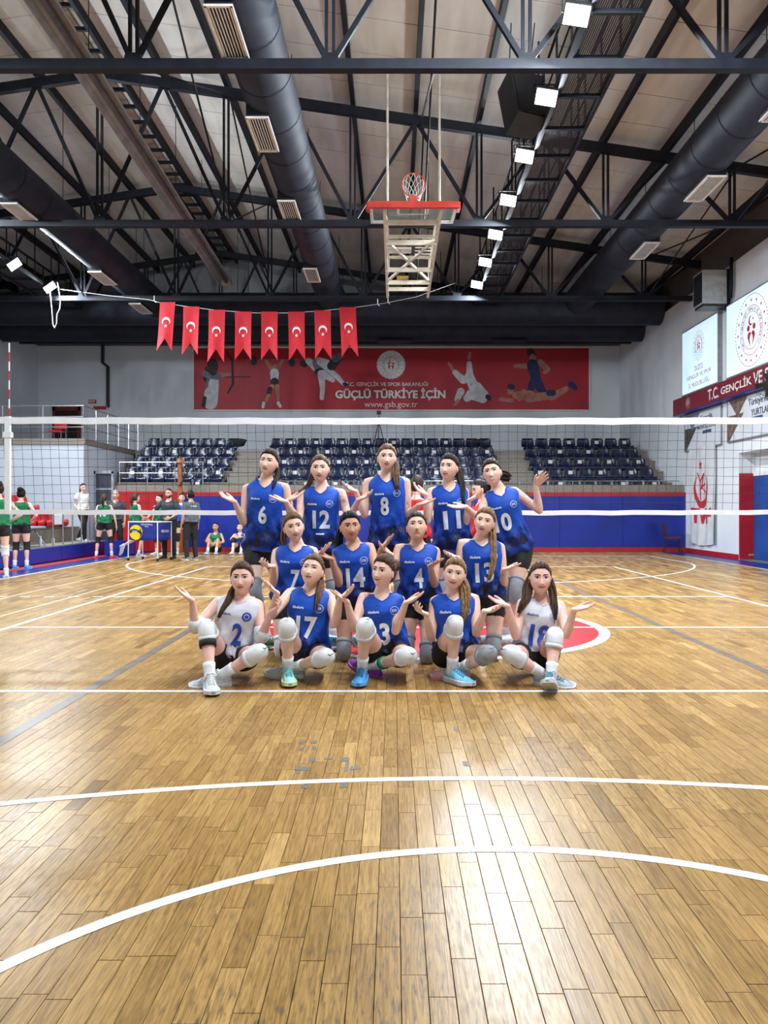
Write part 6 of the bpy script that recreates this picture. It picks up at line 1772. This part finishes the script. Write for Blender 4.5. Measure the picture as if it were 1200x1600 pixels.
player(dict(d=6.62, pel=(557, 938), nb=(552, 852), hd=(547, 822), dn=-.02, sh=((524, 862), (580, 853)), el=((530, 912), (590, 897)), wr=((518, 873), (595, 858)), tip=((491, 865), (617, 836)),
            kn=((537, 1020, 6.5), (575, 1016, 6.52)), an=((537, 1000, 0, 6.92), (575, 1000, 0, 6.92)), toe=((537, 1004, 0, 7.08), (575, 1004, 0, 7.08)), up=((0, -1, .3), (0, -1, .3)), de=(-.1, -.02), dw=(-.12, -.12)),
       dict(label='dark-haired girl in blue jersey number 14 kneeling in the middle row', skin='tan', hair='black', top='blue', num='14', nx=.01, nt=.42, kp='g', swoosh=False, shoe='aqua', head=(12, 0, -4), mouth='s', handR='flat', handL='open',
            locks=[([('h', .04, -.08, .03), ('h', .075, -.075, -.06), ('h', .085, -.06, -.14), ('h', .11, -.05, -.21), ('h', .16, -.02, -.26)], .024, .012, 30)]))
player(dict(d=6.62, pel=(655, 938), nb=(652, 853), hd=(651, 823), dn=-.02, sh=((621, 855), (683, 860)), el=((612, 904), (679, 913)), wr=((612, 867), (672, 884)), tip=((586, 850), (689, 875)),
            kn=((636, 1014, 6.5), (667, 1026, 6.42)), an=((634, 1000, 0, 6.86), (670, 1004, 0, 6.84)), toe=((632, 1004, 0, 7.02), (672, 1006, 0, 7.0)), up=((0, -1, .3), (0, -1, .3)), de=(-.05, -.12), dw=(-.12, -.2)),
       dict(label='pouting girl in blue jersey number 4 kneeling in the middle row', skin='mid', hair='dark', top='blue', num='4', nt=.42, kp='g', swoosh=False, shoe='white', head=(0, 16, -2), mouth='p', half=True, handR='soft', handL='flat', bun=[(0, -.11, .02, .035)]))
player(dict(d=6.62, pel=(757, 932), nb=(752, 845), hd=(757, 815), dn=-.02, sh=((720, 847), (784, 854)), el=((713, 903), (787, 912)), wr=((716, 872), (788, 890)), tip=((692, 867), (812, 883)),
            kn=((738, 1014, 6.55), (771, 1014, 6.5)), an=((738, 1000, 0, 6.92), (772, 1000, 0, 6.9)), toe=((738, 1004, 0, 7.08), (774, 1004, 0, 7.06)), up=((0, -1, .3), (0, -1, .3)), de=(-.05, -.12), dw=(-.2, -.2)),
       dict(label='girl in blue jersey number 13 with very long straight ponytail kneeling in the middle row', skin='fair', hair='blond', top='blue', num='13', nt=.44, kp='g', swoosh=False, shoe='white', head=(-14, 4, 12), mouth='n', handR='soft', handL='flat',
            locks=[([('h', -.05, -.07, .0), ('h', -.085, -.01, -.10), ('h', -.125, .05, -.22), ('h', -.15, .10, -.34), ('h', -.13, .15, -.46)], .022, .010, 34)]))
# ---------------- back row, standing
def stand(q, S, xr, xl, yk=925, ya=1003):
    q.setdefault('kn', ((xr, yk, 7.12), (xl, yk, 7.12))); q.setdefault('an', ((xr, ya, 0, 7.2), (xl, ya, 0, 7.2)))
    q.setdefault('toe', ((xr - 2, 1012, 0, 7.02), (xl + 3, 1012, 0, 7.02)))
    a = q['an']; q['an'] = tuple((x[0], VY + (CZ - .085) * F / x[3], 0, x[3]) for x in a)
    player(q, S)
stand(dict(d=7.2, pel=(412, 853), nb=(416, 752), hd=(420, 722), dn=-.02, sh=((383, 762), (448, 760)), el=((381, 817), (456, 814)), wr=((367, 784), (450, 782)), tip=((335, 769), (478, 770)), de=(-.12, -.06), dw=(-.08, -.1),
           an=((417, 990, 0, 7.25), (447, 990, 0, 7.3)), toe=((419, 1010, 0, 7.06), (450, 1012, 0, 7.1)), kn=((399, 924, 7.05), (436, 926, 7.15))),
      dict(label='girl in blue jersey number 6 standing at the left end of the back row', skin='fair', hair='dark', top='blue', num='6', nx=-.0, nt=.47, kp='g', swoosh=False, shoe='teal', head=(-10, 4, 8), mouth='n', half=True, handR='open', handL='open', hem=-.06, shortlen=.42,
           locks=[([('h', -.055, -.06, -.02), ('h', -.08, -.03, -.09), ('h', -.09, .03, -.16), ('h', -.095, .06, -.22)], .016, .008, 20)]), 399, 436)
stand(dict(d=7.2, pel=(502, 856), nb=(502, 762), hd=(500, 732), dn=-.02, sh=((470, 771), (536, 769)), el=((467, 815), (545, 812)), wr=((447, 784), (560, 781)), tip=((420, 776), (587, 770)), de=(-.15, -.15), dw=(-.12, -.1)),
      dict(label='girl in blue jersey number 12 with side ponytail standing in the back row', skin='fair', hair='light', brow='light', top='blue', num='12', nx=.01, nt=.46, bar=True, kp='g', swoosh=False, shoe='white', head=(0, 0, 0), mouth='n', handR='flat', handL='soft', hem=-.06, hairline=.66, shortlen=.42,
           locks=[([('h', .04, -.08, .02), ('h', .075, -.07, -.06), ('h', .10, -.05, -.13), ('h', .16, -.02, -.18), ('h', .20, .0, -.20)], .018, .008, 22)]), 486, 520)
stand(dict(d=7.2, pel=(609, 845), nb=(604, 744), hd=(604.5, 715), dn=-.02, sh=((572, 752), (637, 752)), el=((570, 805), (637, 806)), wr=((556, 768), (655, 789)), tip=((530, 757), (681, 781)), de=(-.12, -.12), dw=(-.06, -.15)),
      dict(label='tall girl in blue jersey number 8 in the middle of the back row', skin='fair', hair='light', top='blue', num='8', nx=-.03, nt=.52, kp='g', swoosh=False, shoe='white', head=(2, 2, 2), mouth='n', handR='soft', handL='flat', hem=-.06, shortlen=.42,
           locks=[([('h', -.055, -.05, .0), ('h', -.08, .0, -.07), ('h', -.085, .06, -.15), ('h', -.095, .09, -.23), ('h', -.105, .095, -.29)], .026, .012, 34)]), 592, 626)
stand(dict(d=7.2, pel=(708, 856), nb=(701, 759), hd=(701.5, 730), dn=-.02, sh=((672, 767), (728, 767)), el=((668, 815), (727, 819)), wr=((666, 773), (733, 782)), tip=((639, 757), (757, 769)), de=(-.12, -.14), dw=(-.08, -.06)),
      dict(label='girl in blue jersey number 11 with long dark hair standing in the back row', skin='fair', hair='dark', top='blue', num='11', nx=.0, nt=.44, kp='g', swoosh=False, shoe='white', head=(-26, 3, 3), mouth='n', handR='soft', handL='soft', hem=-.06, shortlen=.42,
           locks=[([('h', -.03, -.085, .03), ('h', -.07, -.07, -.06), ('h', -.11, -.04, -.15), ('h', -.14, .0, -.25), ('h', -.17, .02, -.32)], .026, .012, 38)]), 692, 724)
stand(dict(d=7.2, pel=(801, 858), nb=(779, 766), hd=(769, 738), dn=-.02, sh=((758, 777), (806, 766)), el=((748, 812), (843, 798)), wr=((728, 792), (837, 758)), tip=((697, 792), (856, 737)), de=(-.15, -.02), dw=(-.12, -.02), palm=((0, -.3, 1), (.5, -.6, .6)),
           an=((790, 990, 0, 7.3), (806, 990, 0, 7.2)), toe=((789, 1008, 0, 7.1), (810, 1012, 0, 7.02)), kn=((789, 920, 7.2), (806, 922, 7.1))),
      dict(label='laughing girl in blue jersey number 10 leaning at the right end of the back row', skin='fair', hair='dark', top='blue', num='10', nx=-.045, nt=.46, kp='g', swoosh=False, shoe='silver', head=(-14, 4, -10), mouth='o', handR='flat', handL='flat', hem=-.06, shortlen=.42,
           bun=[(-.03, -.10, .01, .04)], locks=[([('h', -.04, -.09, .0), ('h', -.09, -.11, -.03), ('h', -.14, -.12, -.07)], .030, .03, 26)]), 789, 806)

# ------------------------------------------------------------------ people in the background: joints in a body frame (x to their left, y forward, z up)
STD = dict(pel=(0, 0, .95), nb=(0, -.01, 1.44), hd=(0, .02, 1.60), shR=(-.165, 0, 1.385), shL=(.165, 0, 1.385), elR=(-.22, -.03, 1.11), elL=(.22, -.03, 1.11), wrR=(-.23, .05, .88), wrL=(.23, .05, .88), tipR=(-.22, .08, .71), tipL=(.22, .08, .71),
           hipR=(-.09, 0, .92), hipL=(.09, 0, .92), knR=(-.11, .02, .49), knL=(.11, .02, .49), anR=(-.12, -.03, .085), anL=(.12, -.03, .085), toeR=(-.14, .16, .03), toeL=(.14, .16, .03))
def extra(px, d, h, yaw, S, base=0.0, **ov):
    k = h / 1.71; o = P(px, VY, d); o = Vector((o.x, o.y, base)); a = math.radians(yaw)
    fx = Vector((math.cos(a), math.sin(a), 0)); fy = Vector((math.sin(a), -math.cos(a), 0))       # yaw 0 faces the viewer
    J = {}
    for n, v in {**STD, **ov}.items():
        if n.startswith('up') or n.startswith('palm'): J[n] = fx * v[0] + fy * v[1] + Z_ * v[2]
        else: J[n] = o + (fx * v[0] + fy * v[1] + Z_ * v[2]) * k
    for s in 'RL': J.setdefault('palm' + s, fy * -.5 + fx * (1 if s == 'R' else -1))
    S.setdefault('hi', False); S['sc'] = k; S['base'] = base
    h0 = S.get('head', (0, 0, 0)); S['head'] = (h0[0] + yaw, h0[1], h0[2])
    return person(J, S)
HIPS = dict(elR=(-.34, -.12, 1.14), elL=(.34, -.12, 1.14), wrR=(-.19, .04, 1.02), wrL=(.19, .04, 1.02), tipR=(-.12, .1, .96), tipL=(.12, .1, .96))
TAIL = [([('h', 0, -.09, .03), ('h', 0, -.14, -.04), ('h', 0, -.13, -.16), ('h', 0, -.11, -.26)], .03, .014, 18)]
BUN = [(0, -.09, .09, .05)]
extra(-2, 14.4, 1.74, 215, dict(label='player cut off by the left edge of the picture, white knee pad and white shoes', hair='dark', top='green', kp='w', shoe='white', swoosh=False, bun=BUN), **HIPS)
extra(33, 16.75, 1.70, 190, dict(label='player in green jersey number 9 seen from behind with bright blue shoes', skin='pink', hair='black', top='green', num='9', numback=True, nt=.5, kp='k', shoe='blue', bun=BUN), **HIPS)
extra(129, 21.5, 1.58, 60, dict(label='woman in white T-shirt and dark trousers walking on the left platform', hair='dark', top='x', topmat=('white_tshirt_cotton', (226, 226, 226), .8), sleeve=.6, vneck=.06, low='trousers', shoe='white', logo=False, locks=TAIL, head=(-15, -8, 0)), base=.38,
      knR=(-.1, .2, .52), anR=(-.1, .22, .085), toeR=(-.1, .4, .03), knL=(.1, -.06, .48), anL=(.1, -.3, .13), toeL=(.1, -.14, .03), elR=(-.22, -.1, 1.12), wrR=(-.2, .06, .94), tipR=(-.18, .14, .8))
extra(163, 20.4, 1.66, 185, dict(label='player in green jersey number 10 seen from behind with hot pink shoes', skin='pink', hair='brown', top='green', num='10', numback=True, nt=.5, kp='k', shoe='hot', locks=TAIL), anR=(-.2, -.03, .085), anL=(.2, -.03, .085), knR=(-.17, .02, .49), knL=(.17, .02, .49), toeR=(-.28, .13, .03), toeL=(.26, .13, .03), elR=(-.27, -.02, 1.12), wrR=(-.3, .04, .88), tipR=(-.31, .08, .72))
extra(181, 21.7, 1.78, 10, dict(label='grey-haired man in a dark polo shirt facing the hall', skin='mid', hair='grey', top='x', topmat=('charcoal_polo', (62, 66, 74), .8), sleeve=.75, vneck=.1, low='trousers', shoe='black', logo=False, mouth='s', wide=1.12))
extra(212, 20.9, 1.68, 140, dict(label='player in green jersey running past behind the ball cart', skin='pink', hair='brown', top='green', num='7', numback=True, nt=.5, shoe='white', locks=TAIL, kp=None), knR=(-.1, .14, .50), anR=(-.1, .02, .085), knL=(.1, .05, .48), anL=(.12, -.36, .30), toeL=(.12, -.38, .12), upL=(0, -.9, .4), elR=(-.24, .02, 1.12), wrR=(-.22, .2, .98), tipR=(-.2, .34, .96))
extra(249, 21.9, 1.66, -25, dict(label='player half hidden behind the bearded coach', skin='fair', hair='dark', top='green', shoe='white', kp='k', bun=BUN, logo=False))
extra(264, 20.35, 1.79, -8, dict(label='bearded coach in a dark polo with both hands on the ball cart', skin='mid', hair='dark', beard=True, top='x', topmat=('anthracite_polo', (52, 56, 64), .8), sleeve=.8, vneck=.08, low='trousers', shoe='black', logo=False, wide=1.12), elR=(-.36, .12, 1.16), wrR=(-.42, .30, 1.0), tipR=(-.5, .40, .97), elL=(.28, .08, 1.12), wrL=(.16, .28, 1.0), tipL=(.08, .38, .97))
extra(284, 22.2, 1.70, 20, dict(label='player in blue jersey standing behind the man in the grey T-shirt', skin='fair', hair='dark', top='blue', shoe='white', kp='k', logo=False, bun=BUN))
extra(298, 19.7, 1.73, 225, dict(label='short-haired man in a grey T-shirt with white back lettering, turned away', skin='tan', hair='black', top='x', topmat=('grey_tshirt', (84, 90, 98), .85), sleeve=.8, vneck=.05, low='trousers', shoe='grey', logo=False, wide=1.16, backword='ANTRENÖR'))
SIT = dict(pel=(0, 0, .12), nb=(0, -.02, .60), hd=(0, .03, .77), shR=(-.16, 0, .55), shL=(.16, 0, .55), hipR=(-.09, .02, .12), hipL=(.09, .02, .12), knR=(-.13, .30, .42), knL=(.13, .30, .42), anR=(-.12, .46, .09), anL=(.12, .46, .09), toeR=(-.14, .66, .05), toeL=(.14, .66, .05))
extra(337, 22.75, 1.70, 0, dict(label='player in green jersey sitting on the floor against the blue padding', skin='tan', hair='black', top='green', num='4', nt=.4, shoe='silver', kp=None, logo=False, hem=.1, wide=1.05), **{**SIT, **dict(elR=(-.25, .14, .36), elL=(.27, .16, .34), wrR=(-.08, .28, .28), wrL=(.08, .30, .28), tipR=(.02, .36, .26), tipL=(-.02, .38, .26))})
extra(375, 22.8, 1.66, 0, dict(label='player with arms crossed over black knee pads sitting against the blue padding', skin='fair', hair='dark', top='blue', shoe='white', kp='k', logo=False, hem=.1), **{**SIT, **dict(elR=(-.24, .16, .42), elL=(.24, .16, .42), wrR=(-.1, .32, .50), wrL=(.1, .32, .50), tipR=(-.0, .40, .48), tipL=(.0, .42, .50))})
extra(651, 9.7, 1.66, 160, dict(label='person in red seen behind the tall girl, head turned away', hair='dark', top='red', shoe='white', kp='k', logo=False, num='5', numback=True), elR=(-.26, .0, 1.14), elL=(.26, .0, 1.14))
extra(751, 9.5, 1.60, -75, dict(label='dark-haired person in red bending behind the laughing girl', hair='black', top='red', shoe='white', kp='k', logo=False, locks=TAIL, head=(0, -15, 0)), elL=(.24, .0, 1.12), wrL=(.25, -.12, .92), tipL=(.25, -.2, .8))
